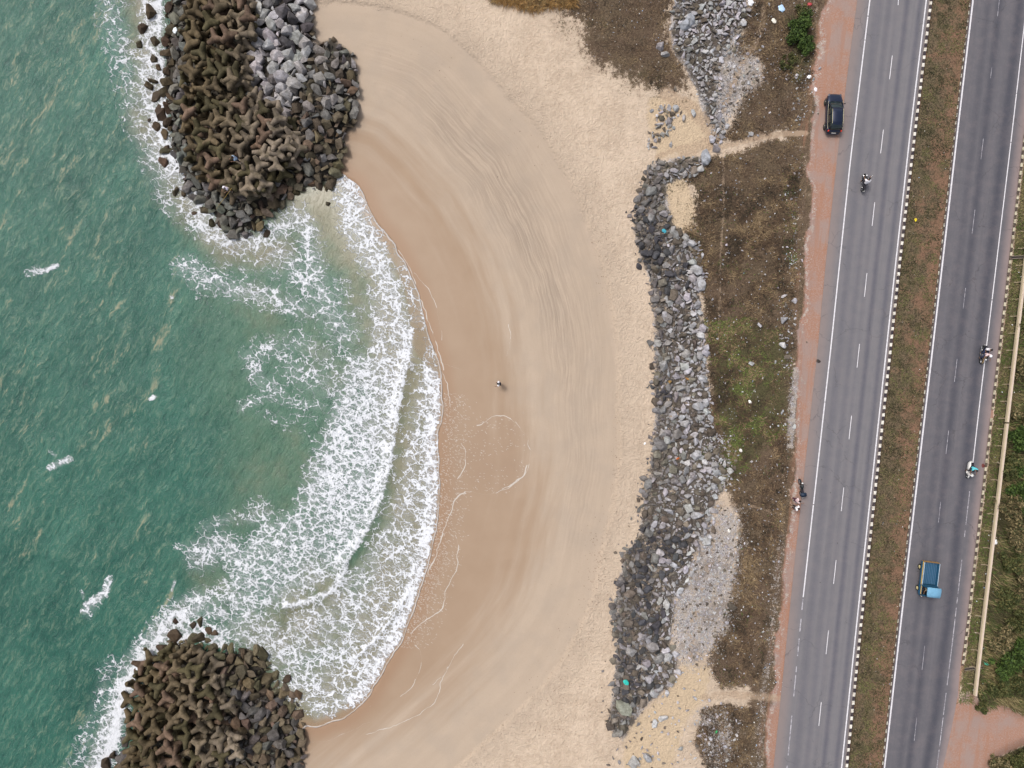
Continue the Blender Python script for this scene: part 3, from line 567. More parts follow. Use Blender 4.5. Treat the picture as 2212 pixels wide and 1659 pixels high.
def road(name, la, lb, mat, zz):
    fa, fb = (lambda y: xat(la, y)), (lambda y: xat(lb, y)); ys = np.unique(np.r_[-9000, -4000, -1200, -600, np.arange(-300, 2000, 40), 2500, 5000, 9000].astype(float)); V = []; U = []; n = 9
    for y in ys:
        a, b = float(fa(y)), float(fb(y))
        for i in range(n): V.append(W(a + (b - a) * i / (n - 1), y, zz)); U.append(i / (n - 1))
    F = [(r * n + i, r * n + n + i, r * n + n + i + 1, r * n + i + 1) for r in range(len(ys) - 1) for i in range(n - 1)]
    me = mesh_np(name, V, F, True, dict(u=U)); return tag(link(name, me, mat), kind='structure')
m1 = asphalt('asphalt_worn', (.158, .151, .160), (.090, .089, .110), (.215, .175, .165), None, None, [(.30, .09, .45), (.45, .07, .4), (.69, .06, .8), (.87, .06, .75), (.56, .05, .2)], [(.2, .02), (.965, 1.0)])
m2 = asphalt('asphalt_dark', (.112, .107, .118), (.057, .058, .073), (.25, .195, .185), None, None, [(.26, .1, .45), (.42, .10, .8), (.71, .12, .9)], [(.84, 1.0)])
K1L = [(x - 2, y) for x, y in KB1]; K2R = [(x + 2, y) for x, y in KB2]
road('road', ASL, K1L, m1, ROADZ); road('road', K2R, ASR, m2, ROADZ)
# median ground raised a little
ms = NT('median_soil'); pm = ms.obj(); uu = ms.attr('u')
nb, nc, nd = ms.noise(1.2, det=6, rough=.65), ms.noise(6, det=5, rough=.7), ms.noise(.55, det=5)
cc = ms.mix(ms.ramp(nc, .38, .62), (.030, .024, .013), (.15, .108, .066)); cc = ms.mix(ms.math('MULTIPLY', ms.ramp(nb, .4, .65), .6), cc, (.085, .075, .035))
nq = ms.noise(2.6, det=5, rough=.7); cc = ms.mix(ms.math('MULTIPLY', ms.ramp(ms.math('ADD', ms.math('ADD', ms.math('MULTIPLY', nd, .6), ms.math('MULTIPLY', nq, .4)), ms.math('MULTIPLY', uu, .2)), .54, .74), ms.ramp(nc, .3, .6, .3, .85)), cc, (.215, .118, .075))
ms.col(cc); ms.nrm(ms.bump(nc, .6, .12))
mo = road('median', [(x + 4.5, y) for x, y in KB1], [(x - 2, y) for x, y in KB2], ms.m, ROADZ + .13); mo.name = 'median'
ls = NT('laterite'); nb, nc, na = ls.noise(1.5, ls.map(ls.obj(), (1.5, .3, 1), R(-6)), det=6), ls.noise(9, det=5, rough=.7), ls.noise(.4, det=5)
# painted lines
pm_ = NT('road_paint'); wn = pm_.noise(3.5, det=5, rough=.7); pm_.col(pm_.mix(pm_.ramp(wn, .35, .7), (.70, .68, .70), (.54, .52, .54))); pm_.set(Roughness=.6)
pmf = NT('road_paint_faded'); wn = pmf.noise(2.2, det=5, rough=.8); pmf.col(pmf.mix(pmf.ramp(wn, .38, .62), (.46, .44, .47), (.18, .17, .19)))
pmx = NT('kerb_trace'); wn = pmx.noise(2.2, det=5); pmx.col(pmx.mix(wn, (.5, .47, .40), (.2, .18, .14)))
def linemesh(segs, zz):
    V, F = [], []
    for (line, y0, y1, wd) in segs:
        ys = list(np.linspace(y0, y1, max(2, int(abs(y1 - y0) / 60) + 2)))
        for i, y in enumerate(ys):
            x = float(xat(line, y)); V += [W(x - wd / 2, y, zz), W(x + wd / 2, y, zz)]
            if i: n = len(V); F.append((n - 4, n - 2, n - 1, n - 3))
    return V, F
def brk(line, y0, y1, wd, n, gmin=2, gmax=7):
    out = []; cuts = sorted(random.uniform(y0, y1) for _ in range(n)); a = y0
    for c_ in cuts:
        if c_ - a > 12: out.append((line, a, c_, wd))
        a = c_ + random.uniform(gmin, gmax)
    out.append((line, a, y1, wd)); return out
CD1 = [(1944, -60), (1940, 12), (1924.5, 146), (1889.5, 437), (1871, 605), (1854, 770), (1836.5, 925), (1820, 1078), (1803.5, 1235), (1787, 1387), (1771.5, 1542), (1755, 1700)]
CD2 = [(2161, -20), (2142.5, 145), (2136.4, 198), (2048, 940), (1997, 1400), (1966, 1680)]
segs = [(WL2, -6000, 8000, 2.7), (WL3, -6000, 8000, 3.2)] + brk(WL1, -400, 1290, 2.6, 6, 1, 3) + brk(WL4, -400, 1000, 2.0, 5, 1, 3)
for y0 in [-40 - 154] + [s_ for s_ in (-40, 120, 280, 437, 590, 743, 898, 1053, 1210, 1362, 1517, 1671)]: segs.append((CD1, y0, y0 + 51, 1.5))
v, f = linemesh(segs, ROADZ + .005); tag(link('road_marking', mesh_np('m', v, f), pm_.m), kind='structure')
segs = brk(WL1, 1294, 1680, 2.3, 16, 3, 12) + brk(WL4, 1010, 1670, 1.7, 15, 3, 14)
for y0 in (-10, 145, 299, 453, 622, 775, 930, 1084, 1240, 1395, 1550): segs.append((CD2, y0, y0 + random.choice([50, 52, 24, 45]), 1.0))
v, f = linemesh(segs, ROADZ + .005); tag(link('road_marking', mesh_np('m', v, f), pmf.m), kind='structure')

def kerb(name, line, wd, h, y0, y1, per, cols, label, lean=0):
    ys = []; mi = []; V = []; F = []; M = []; y = y0; k_ = 0
    while y < y1:
        y2 = min(y + per / 2 * random.uniform(.92, 1.08), y1); g = .25
        for (ya, yb) in ((y + g, y2 - g),):
            xa_, xb_ = float(xat(line, ya)), float(xat(line, yb)); o = len(V); zt = ROADZ + h
            j = random.uniform(-.25, .25); c_ = .5
            V += [W(xa_ - wd/2 + j, ya, ROADZ - .05), W(xa_ + wd/2 + j, ya, ROADZ - .05), W(xb_ + wd/2 + j, yb, ROADZ - .05), W(xb_ - wd/2 + j, yb, ROADZ - .05),
                  W(xa_ - wd/2 + j, ya, zt - .02), W(xa_ + wd/2 + j, ya, zt - .02), W(xb_ + wd/2 + j, yb, zt - .02), W(xb_ - wd/2 + j, yb, zt - .02),
                  W(xa_ - wd/2 + c_ + j, ya + .3, zt), W(xa_ + wd/2 - c_ + j, ya + .3, zt), W(xb_ + wd/2 - c_ + j, yb - .3, zt), W(xb_ - wd/2 + c_ + j, yb - .3, zt)]
            for q in ((0, 1, 5, 4), (1, 2, 6, 5), (2, 3, 7, 6), (3, 0, 4, 7), (4, 5, 9, 8), (5, 6, 10, 9), (6, 7, 11, 10), (7, 4, 8, 11), (8, 9, 10, 11)):
                F.append(tuple(o + i for i in q)); M.append(k_ % 2)
        y = y2; k_ += 1
    me = mesh_np(name, V, F, False, mats=M); me.materials.append(cols[0]); me.materials.append(cols[1])
    bm = bmesh.new(); bm.from_mesh(me); bmesh.ops.recalc_face_normals(bm, faces=bm.faces); bm.to_mesh(me); bm.free()
    return tag(link(name, me), label, 'kerb')
def kp(name, a, b):
    s = NT(name); s.col(s.mix(s.ramp(s.noise(3, det=6, rough=.75), .40, .66), a, b)); s.set(Roughness=.75); return s.m
kw_, kb_ = kp('kerb_white', (.72, .69, .62), (.42, .37, .30)), kp('kerb_black', (.028, .022, .032), (.09, .07, .06))
kw2, kb2 = kp('kerb_cream', (.55, .50, .37), (.25, .21, .14)), kp('kerb_dark', (.06, .045, .038), (.13, .10, .07))
kw3, kb3 = kp('kerb_top_worn', (.50, .48, .40), (.13, .10, .08)), kp('kerb_top_dark', (.07, .055, .05), (.12, .09, .065))
kerb('kerb', KB1, 5.6, .17, -400, 2000, 16.8, (kw_, kb_), 'crisp black and white painted kerb on the left side of the median')
kerb('kerb', KB2, 2.6, .15, -400, 2000, 17, (kw3, kb3), 'thin worn kerb with faded white dashes on the right side of the median')
kerb('kerb', KB3, 5.0, .17, -400, 885, 17.5, (kw2, kb2), 'stained cream and black kerb on the verge above the gap')
kerb('kerb', KB3, 5.0, .17, 903, 1438, 17.5, (kw2, kb2), 'stained cream and black kerb on the verge below the gap')

# drains crossing the verge
def box_px(x0, y0, x1, y1, wd, z0, z1):
    dx, dy = x1 - x0, y1 - y0; L = math.hypot(dx, dy); nx, ny = -dy / L * wd / 2, dx / L * wd / 2
    V = [W(x0 + nx, y0 + ny, z0), W(x0 - nx, y0 - ny, z0), W(x1 - nx, y1 - ny, z0), W(x1 + nx, y1 + ny, z0), W(x0 + nx, y0 + ny, z1), W(x0 - nx, y0 - ny, z1), W(x1 - nx, y1 - ny, z1), W(x1 + nx, y1 + ny, z1)]
    F = [(0, 1, 2, 3), (4, 7, 6, 5), (0, 4, 5, 1), (1, 5, 6, 2), (2, 6, 7, 3), (3, 7, 4, 0)]
    return V, F
conc = simple('drain_concrete', (.17, .14, .11), .85, sc=3)
drk = simple('drain_dark', (.03, .025, .025), .6)
for (x0, y0, x1, y1, lab) in ((2186, 556, 2250, 553, 'dark drain slab crossing the verge near the upper right edge'), (2084, 1446, 2124, 1441, 'dark concrete drain channel crossing the verge at the lower end of the kerb')):
    t = empty('drain_channel', W((x0 + x1) / 2, (y0 + y1) / 2, ROADZ), 0, lab, 'drain')
    for k_, (off, wd, zz, mt, nm) in enumerate(((0, 3.2, .06, drk, 'channel'), (-2.6, 1.7, .15, conc, 'side_wall'), (2.6, 1.7, .15, conc, 'side_wall'))):
        v, f = box_px(x0, y0 + off, x1, y1 + off, wd, ROADZ - .3, ROADZ + zz)
        v = np.array(v) - np.array(t.location); link(nm, mesh_np(nm, v, f), mt, t)

# parapet rail on posts
rm = NT('parapet_beam'); rm.col(rm.mix(rm.noise(2, det=5), (.38, .31, .21), (.52, .43, .30))); 
rm2 = NT('parapet_cap'); rm2.col(rm2.mix(rm2.noise(2, det=5), (.50, .40, .32), (.62, .51, .41)))
rm3 = NT('parapet_post'); rm3.col(rm3.mix(rm3.noise(2, det=5), (.34, .27, .18), (.24, .19, .13)))
def rail(pts_y, label):
    ys = np.arange(pts_y[0], pts_y[1], 20.0); ys = np.r_[ys, pts_y[1]]
    b0 = np.array(W(float(xat(RAIL, ys[0])), ys[0], ROADZ)); t = empty('parapet_rail', b0, 0, label, 'railing', 'beige parapet rails beside the verge')
    def prism(nm, prof, mat):
        V = []
        for y in ys:
            x = float(xat(RAIL, y))
            bx, by, _ = W(x, y, ROADZ + .6)
            for (du, dz) in prof: V.append((bx + du - b0[0], by - b0[1], dz))
        n = len(prof); F = [(r * n + i, r * n + (i + 1) % n, (r + 1) * n + (i + 1) % n, (r + 1) * n + i) for r in range(len(ys) - 1) for i in range(n)]
        o = link(nm, mesh_np(nm, V, F), mat, t)
        bm = bmesh.new(); bm.from_mesh(o.data); m = len(ys) - 1
        bm.verts.ensure_lookup_table(); bm.faces.new([bm.verts[i] for i in range(n)]); bm.faces.new([bm.verts[m * n + i] for i in range(n)][::-1]); bmesh.ops.recalc_face_normals(bm, faces=bm.faces); bm.to_mesh(o.data); bm.free()
    prism('beam', [(-.10, .46), (.10, .46), (.10, .76), (-.05, .76), (-.10, .70)], rm.m)
    prism('cap', [(-.045, .76), (.13, .76), (.13, .80), (-.045, .80)], rm2.m)
    pmesh = None
    y = pts_y[0] + 12
    while y < pts_y[1] - 2:
        x = float(xat(RAIL, y)); bx, by, _ = W(x, y, ROADZ + .6)
        if pmesh is None:
            V = [(a, b, c) for c in (-.9, .415) for (a, b) in ((-.09, -.06), (.09, -.06), (.09, .06), (-.09, .06))]
            V += [(a, b, c) for c in (-.05, .03) for (a, b) in ((-.55, -.05), (-.09, -.05), (-.09, .05), (-.55, .05))]
            q = [(0, 3, 2, 1), (4, 5, 6, 7), (0, 1, 5, 4), (1, 2, 6, 5), (2, 3, 7, 6), (3, 0, 4, 7)]
            pmesh = mesh_np('post', V, q + [tuple(i + 8 for i in f_) for f_ in q]); pmesh.materials.append(rm3.m)
        link('post', pmesh, None, t, (bx - b0[0], by - b0[1], 0)); y += 37
rail((300, 912), 'long beige parapet rail beside the verge, its upper length above the joint')
rail((915, 1502), 'long beige parapet rail beside the verge, its lower length ending at the dirt track')

# ------------------------------------------------------------------ rocks
def rock_proto(seed, n=14, flat=.7, el=1.3):
    r = random.Random(seed); bm = bmesh.new()
    for i in range(n):
        v = Vector((r.gauss(0, 1), r.gauss(0, 1), r.gauss(0, 1))).normalized() * r.uniform(.82, 1.08)
        bm.verts.new((v.x * el, v.y, v.z * flat))
    bmesh.ops.convex_hull(bm, input=bm.verts)
    bmesh.ops.delete(bm, geom=[v for v in bm.verts if not v.link_faces], context='VERTS')
    bmesh.ops.dissolve_limit(bm, angle_limit=R(14), verts=bm.verts, edges=bm.edges)
    bmesh.ops.bevel(bm, geom=list(bm.edges), offset=.055, offset_type='OFFSET', segments=1, affect='EDGES', clamp_overlap=True)
    bmesh.ops.triangulate(bm, faces=bm.faces)
    bm.verts.ensure_lookup_table()
    co = np.array([v.co[:] for v in bm.verts]); fc = np.array([[v.index for v in f.verts] for f in bm.faces]); bm.free()
    co /= np.abs(co[:, :2]).max()
    return co, fc
def small_proto(seed, n=9, flat=.65, el=1.25):
    r = random.Random(seed); bm = bmesh.new()
    for i in range(n):
        v = Vector((r.gauss(0, 1), r.gauss(0, 1), r.gauss(0, 1))).normalized(); bm.verts.new((v.x * el, v.y, v.z * flat))
    bmesh.ops.convex_hull(bm, input=bm.verts); bmesh.ops.delete(bm, geom=[v for v in bm.verts if not v.link_faces], context='VERTS')
    bm.verts.index_update()
    co = np.array([v.co[:] for v in bm.verts]); fc = np.array([[v.index for v in f.verts] for f in bm.faces]); bm.free()
    co /= np.abs(co[:, :2]).max(); return co, fc
BIG = [rock_proto(100 + i, random.choice([12, 15, 18]), random.uniform(.55, .85), random.uniform(1.0, 1.6)) for i in range(22)]
SML = [small_proto(300 + i, random.choice([7, 8, 10]), random.uniform(.5, .8), random.uniform(1.0, 1.6)) for i in range(16)]
def rockmat(name, per_vert=False):
    s = NT(name)
    c = s.attr('rc', 'Color') if per_vert else s.n('ShaderNodeObjectInfo').outputs['Color']
    p = s.obj(); a = s.noise(2.2, det=6, rough=.65); b = s.noise(9, det=5, rough=.7); st = s.noise(1.3, s.map(p, (1, 5, 2), R(35)), 4)
    dk = s.mix(1.0, c, (.52, .50, .47), 'MULTIPLY'); lt = s.mix(1.0, c, (1.4, 1.4, 1.42), 'MULTIPLY')
    x = s.mix(s.ramp(a, .32, .7), dk, c); x = s.mix(s.math('MULTIPLY', s.ramp(b, .5, .75), .55), x, lt); x = s.mix(s.math('MULTIPLY', s.ramp(st, .5, .62), .35), x, dk)
    s.col(x); s.set(Roughness=.78); s.nrm(s.bump(s.math('ADD', a, s.math('MULTIPLY', b, .4)), .7, .12)); return s.m
RM = rockmat('boulder_rock'); RMV = rockmat('rubble_rock', True)
BIGM = []
for i, (c_, f_) in enumerate(BIG):
    me = mesh_np('boulder', c_, f_); me.materials.append(RM); BIGM.append(me)
SMLM = []
for i, (c_, f_) in enumerate(SML):
    me = mesh_np('stone', c_, f_); me.materials.append(RM); SMLM.append(me)
def rcol(base, var=.25, hue=.05):
    v = random.uniform(1 - var, 1 + var); return tuple(max(.01, b * v * random.uniform(1 - hue, 1 + hue)) for b in base)

class Grid:
    def __init__(s, c=14): s.c = c; s.g = {}
    def ok(s, x, y, r, f):
        i, j = int(x // s.c), int(y // s.c); k_ = int(math.ceil((r + 22) / s.c))
        for a in range(i - k_, i + k_ + 1):
            for b in range(j - k_, j + k_ + 1):
                for (u, v, q) in s.g.get((a, b), ()):
                    if (u - x) ** 2 + (v - y) ** 2 < ((q + r) * f) ** 2: return False
        return True
    def add(s, x, y, r): s.g.setdefault((int(x // s.c), int(y // s.c)), []).append((x, y, r))
def in_poly(x, y, P):
    r = False; n = len(P)
    for i in range(n):
        x0, y0 = P[i]; x1, y1 = P[(i + 1) % n]
        if (y0 > y) != (y1 > y) and x < (x1 - x0) * (y - y0) / (y1 - y0) + x0: r = not r
    return r
def scatter(P, rmin, rmax, tries, f, grid, cond=None, power=1.0):
    xs = [p[0] for p in P]; ys = [p[1] for p in P]; out = []
    for t in range(tries):
        r = rmax - (rmax - rmin) * (t / tries) ** power
        x, y = random.uniform(min(xs), max(xs)), random.uniform(min(ys), max(ys))
        if not in_poly(x, y, P) or (cond and not cond(x, y)): continue
        if grid.ok(x, y, r, f): grid.add(x, y, r); out.append((x, y, r))
    return out
def place_rock(name, x, y, r, zc, col, label, cat, group, big=True, tilt=.25):
    me = random.choice(BIGM if big else SMLM); o = bpy.data.objects.new(name, me); COL.objects.link(o)
    o.location = W(x, y, zc); s_ = r / S * 1.12
    o.scale = (s_, s_ * random.uniform(.85, 1.1), s_ * random.uniform(.8, 1.15))
    o.rotation_euler = (random.gauss(0, tilt), random.gauss(0, tilt), random.uniform(0, 6.28)); o.color = (*col, 1)
    return tag(o, label, cat, group)
def pile_h(x, y): return HZ(x, y)

# ---- tetrapods
def tetra_mesh():
    bm = bmesh.new()
    dirs = [Vector((0, 0, -1))] + [Vector((math.cos(a) * .943, math.sin(a) * .943, .333)) for a in (0, R(120), R(240))]
    for d in dirs:
        r = bmesh.ops.create_cone(bm, cap_ends=True, segments=14, radius1=.50, radius2=.245, depth=1.32)
        q = d.to_track_quat('Z', 'Y').to_matrix().to_4x4()
        bmesh.ops.transform(bm, matrix=Matrix.Translation(d * .64) @ q, verts=r['verts'])
        r = bmesh.ops.create_icosphere(bm, subdivisions=2, radius=.245)
        bmesh.ops.transform(bm, matrix=Matrix.Translation(d * 1.29) @ q @ Matrix.Diagonal((1, 1, .10, 1)), verts=r['verts'])
    r = bmesh.ops.create_icosphere(bm, subdivisions=2, radius=.46)
    me = bpy.data.meshes.new('t'); bm.to_mesh(me); bm.free()
    o = bpy.data.objects.new('t', me); COL.objects.link(o)
    m = o.modifiers.new('r', 'REMESH'); m.mode = 'VOXEL'; m.voxel_size = .062
    m = o.modifiers.new('s', 'SMOOTH'); m.iterations = 2; m.factor = .45
    dg = bpy.context.evaluated_depsgraph_get(); me2 = bpy.data.meshes.new_from_object(o.evaluated_get(dg))
    bpy.data.objects.remove(o); me2.name = 'tetrapod'
    me2.polygons.foreach_set('use_smooth', [True] * len(me2.polygons)); return me2
TM = tetra_mesh()
tmn = NT('tetrapod_concrete'); oc = tmn.n('ShaderNodeObjectInfo').outputs['Color']; a = tmn.noise(1.6, det=6, rough=.6); b = tmn.noise(12, det=4, rough=.7)
x_ = tmn.mix(tmn.ramp(a, .36, .6), tmn.mix(1.0, oc, (.5, .5, .44), 'MULTIPLY'), oc); x_ = tmn.mix(tmn.math('MULTIPLY', tmn.ramp(b, .55, .75), .35), x_, tmn.mix(1.0, oc, (1.4, 1.35, 1.3), 'MULTIPLY'))
tmn.col(x_); tmn.set(Roughness=.8); tmn.nrm(tmn.bump(b, .4, .03)); TM.materials.clear(); TM.materials.append(tmn.m)
def tcol(x, y, upper):
    k_ = smooth(430, 610, x) if upper else smooth(330, 560, x); wetk = 1 - k_
    g = random.uniform(.7, 1.25); br = (.115, .084, .046); gr = (.205, .165, .125); ol = (.075, .062, .030)
    c = [br[i] * (1 - k_) + gr[i] * k_ for i in range(3)]
    if random.random() < .3 * wetk + .08: c = ol
    if random.random() < .10: c = (.15, .098, .068)
    return tuple(v * g for v in c)
def tzone(x, y, upper):
    if upper:
        v = 'top edge' if y < 90 else 'upper half' if y < 190 else 'lower half' if y < 310 else 'seaward tip'
        h = 'beside the surf' if x < 450 else 'in the middle of the pile' if x < 530 else 'beside the boulders'
        return f'tetrapod {h}, {v} of large breakwater'
    v = 'surf end' if y < 1480 else 'middle' if y < 1570 else 'bottom edge'
    h = 'on the seaward side' if x < 360 else 'at the core' if x < 430 else 'beside the brown boulders'
    return f'tetrapod {h}, {v} of small lower breakwater'
def tcolor_word(c): return 'dark' if c[0] < .095 else 'reddish' if c[1] < c[0] * .68 else 'pale' if c[0] > .16 else 'brown'
def tpod(x, y, th, z, upper, tilt=.22, sc=1.0, bar=False):
    o = bpy.data.objects.new('tetrapod', TM); COL.objects.link(o)
    if bar: rot = Euler((random.uniform(.9, 1.3), 0, R(th)), 'XYZ')
    else: rot = (Matrix.Rotation(random.gauss(0, tilt), 4, 'X') @ Matrix.Rotation(random.gauss(0, tilt), 4, 'Y') @ Matrix.Rotation(R(th), 4, 'Z')).to_euler()
    if tilt > .5 and random.random() < .6: rot = Euler((math.pi + random.gauss(0, .35), random.gauss(0, .35), R(th)))
    o.rotation_euler = rot; o.location = W(x, y, z); o.scale = (sc * random.uniform(.82, .95),) * 3
    c = tcol(x, y, upper); o.color = (*c, 1)
    tag(o, tcolor_word(c) + ' ' + tzone(x, y, upper), 'tetrapod', 'tetrapods of the large breakwater' if upper else 'tetrapods of the small lower breakwater')
TA = [(375,195,85),(630,110,95),(770,120,120),(1120,20,30),(870,50,200),(610,370,115),(790,350,120),(930,330,170),(1090,300,160),(1250,280,95),(370,540,80),(700,640,105),(910,590,125),(1080,570,160),(1290,560,80),(300,720,0),(1040,900,60),(870,930,150),(300,920,95),(260,1130,80),(640,1160,90),(830,1180,130),(1010,1180,60),(700,1440,80),(950,1410,160),(540,1480,180),(310,1240,40),(960,1300,100),(560,1020,110),(480,880,60)]
TB = [(600,110,105),(950,100,50),(800,90,150),(1150,110,50),(1500,170,105),(260,210,130),(760,320,115),(620,380,75),(940,370,90),(1230,320,50),(1140,400,120),(1520,370,130),(1740,300,110),(430,470,105),(1670,510,135),(1310,480,40),(1240,640,130),(1050,610,112),(830,610,60),(650,670,88),(1520,600,128),(1430,740,80),(310,770,105),(480,740,130),(1110,800,155),(1690,750,150),(760,840,160),(1900,780,90),(880,990,135),(1480,880,60),(1180,1050,40),(1770,900,70),(1590,940,85),(460,1110,82),(630,1020,130),(1440,1070,120),(1720,1100,90),(1350,1240,100),(1080,1240,150),(920,1330,92),(1260,1440,90),(1400,1460,92),(680,1380,130),(1150,1520,85),(1500,1390,115),(650,1230,10),(1230,1190,90),(1000,1430,70)]
TL = [(800,670,90),(890,690,60),(690,670,140),(980,680,40),(930,790,160),(1100,790,65),(650,840,150),(490,860,95),(720,920,100),(850,910,5),(930,950,85),(640,1010,110),(850,1050,85),(990,1000,60),(1130,1050,90),(1000,1160,90),(860,1150,180),(770,1110,120),(620,1170,90),(720,1220,90),(1160,1210,90),(720,1330,85),(880,1260,170),(990,1310,150),(1160,1290,50),(800,1440,90),(590,1440,75),(1180,1400,30),(1310,1380,95),(430,1230,100),(500,1290,60),(960,1420,120),(1050,1430,10),(560,1310,140),(480,1120,80),(560,1060,20),(590,960,110),(480,990,0),(1250,980,60),(1260,1310,100),(1060,870,200),(780,800,110),(1280,1250,10)]
g1 = Grid()
for (x, y, th) in TA:
    px, py = (650 + x / 4.424) / 1.736, (y / 4.424) / 1.736; g1.add(px, py, 10); tpod(px, py, th, pile_h(px, py) + 1.75 + random.uniform(-.25, .35), True, .17, 1.0)
for (x, y, th) in TB:
    px, py = (650 + x / 4.424) / 1.736, (375 + y / 4.424) / 1.736; g1.add(px, py, 10); tpod(px, py, th, pile_h(px, py) + 1.75 + random.uniform(-.25, .35), True, .17, .95)
for (x, y, th) in TL:
    px, py = (300 + x / 2.212) / 1.736, (2200 + y / 2.212) / 1.736; g1.add(px, py, 10); tpod(px, py, th, pile_h(px, py) + 1.65 + random.uniform(-.25, .35), False, .17, .96)
for (x, y, r) in scatter(UBT, 8, 10, 6000, .90, g1): tpod(x, y, random.uniform(0, 120), pile_h(x, y) + random.uniform(.35, .9), True, .7, .95)
for (x, y, r) in scatter(LBT, 8, 10, 5000, .92, g1, lambda x, y: y < 1690): tpod(x, y, random.uniform(0, 120), pile_h(x, y) + random.uniform(.35, .9), False, .7, .95)
n_t = sum(1 for o in COL.objects if o.name.startswith('tetrapod'))

# ---- breakwater boulders
LGREY, BRN, WETC, OLV, CHAR = (.42, .405, .41), (.135, .105, .07), (.075, .055, .034), (.135, .115, .07), (.12, .11, .112)
def bz(x, y): return pile_h(x, y)
g2 = Grid()
for (x, y, th) in TA + TB: pass
bl = []
for (x, y, r) in scatter(UBG, 5.5, 14.5, 14000, .70, g2, lambda x, y: y > -30, .5): bl.append((x, y, r, rcol(LGREY, .22, .04) if random.random() < .82 else rcol(CHAR, .4), 'U', 'pale grey', 'on the pale slope of the large breakwater'))
def okU(x, y): return not in_poly(x, y, UBT) and not in_poly(x, y, UBG) and y > -30
def okL(x, y): return not in_poly(x, y, LBT) and y < 1690
g3 = g2
for (x, y, r) in scatter(UB, 5, 12.5, 22000, .72, g3, okU, .55):
    if x > 540:
        c = rcol(BRN, .4, .1) if random.random() < (.45 if y < 250 else .8) else rcol((.22, .21, .20), .35); bl.append((x, y, r, c, 'U', 'brown', 'at the sandy foot of the large breakwater' if x > 690 else 'in the brown corner of the large breakwater'))
    else:
        c = rcol((.15, .145, .13), .35, .08) if x > 372 else rcol(WETC, .3, .1); bl.append((x, y, r, c, 'U', 'wet dark' if x <= 372 else 'grey green', 'on the surf side of the large breakwater'))
for (x, y, r) in scatter(LB, 5, 12.5, 20000, .72, g3, okL, .55):
    c = rcol(BRN, .35, .1) if random.random() < .6 else rcol(OLV, .3) if y < 1500 else rcol((.12, .11, .105), .3)
    bl.append((x, y, r, c, 'L', 'brown', 'at the surf end of the lower breakwater' if y < 1440 else 'on the beach side of the lower breakwater'))
# boulders standing alone in the surf (traced)
ISO = [(327, 27, 12), (310, 62, 9), (336, 90, 9), (303, 98, 7), (333, 130, 7), (342, 145, 5), (331, 170, 9), (322, 187, 8), (338, 207, 11), (341, 233, 7), (349, 248, 11), (323, 259, 4), (338, 274, 8), (356, 290, 9), (359, 325, 10), (353, 350, 9), (398, 393, 8), (380, 415, 8), (397, 416, 7), (444, 455, 9), (459, 483, 8), (485, 487, 10), (499, 507, 8), (577, 508, 8), (420, 460, 5), (620, 395, 10), (671, 395, 12), (709, 440, 4.5), (712, 405, 8), (640, 415, 7),
       (376, 1343, 6), (432, 1342, 9), (418, 1352, 7), (379, 1371, 11), (450, 1360, 9), (470, 1370, 8), (380, 1400, 10), (428, 1378, 13), (349, 1398, 9), (360, 1427, 11), (316, 1443, 8), (315, 1470, 11), (455, 1402, 9), (575, 1411, 11), (525, 1405, 9), (620, 1465, 8), (645, 1500, 9), (230, 1650, 13), (240, 1630, 9)]
for (x, y, r) in ISO: bl.append((x, y, r * 1.2, rcol(WETC, .3, .12), 'I', 'wet dark', 'standing in the white surf'))
bl.sort(key=lambda t: -t[2] if t[4] != 'I' else -99)
def zone2(x, y):
    if y < 600: return 'near its top' if y < 130 else 'halfway down' if y < 270 else 'near its end'
    return 'near its upper end' if y < 1480 else 'near the bottom edge' if y > 1580 else 'halfway down'
rest = []
for i, (x, y, r, c, wch, cw, lab) in enumerate(bl):
    z0 = 0.0 if wch == 'I' else bz(x, y) + .25 + random.uniform(-.1, .25)
    if i >= 300: rest.append((x, y, r, z0, c)); continue
    size = 'large' if r > 10.5 else 'middling' if r > 7.5 else 'small'
    place_rock('boulder', x, y, r * 1.12, z0, c, f'{size} {cw} boulder {lab}, {zone2(x, y)}', 'boulder', 'boulders of the breakwaters')

def stones_mesh(name, items, protos, label, cat, mat=None, squash=1.0):
    CO, FC, RC = [], [], []; off = 0; by = {}
    for (x, y, r, zz, c) in items:
        p, f = random.choice(protos); s_ = r / S * 1.1
        rot = np.array(Euler((random.gauss(0, .4), random.gauss(0, .4), random.uniform(0, 6.28))).to_matrix())
        q = (p * np.array([s_, s_ * random.uniform(.75, 1.15), s_ * random.uniform(.7, 1.1) * squash])) @ rot.T + np.array(W(x, y, zz))
        CO.append(q); FC.append(f + off); RC.append(np.tile(np.array(c)[None], (len(q), 1))); off += len(q)
    me = mesh_np(name, np.concatenate(CO), np.concatenate(FC), False, dict(rc=np.concatenate(RC)))
    return tag(link(name, me, mat or RMV), label, cat, kind='stuff')
# small stones that fill between boulders and tetrapods
for P in (UB, LB):
    for (x, y, r) in scatter(P, 2.5, 5, 4000, .9, Grid(), lambda x, y: -40 < y < 1700):
        rest.append((x, y, r, bz(x, y) + .05, rcol((.10, .09, .075), .4, .1)))
stones_mesh('breakwater_stones', rest, SML, 'small dark stones filling the gaps of both breakwaters', 'stones')

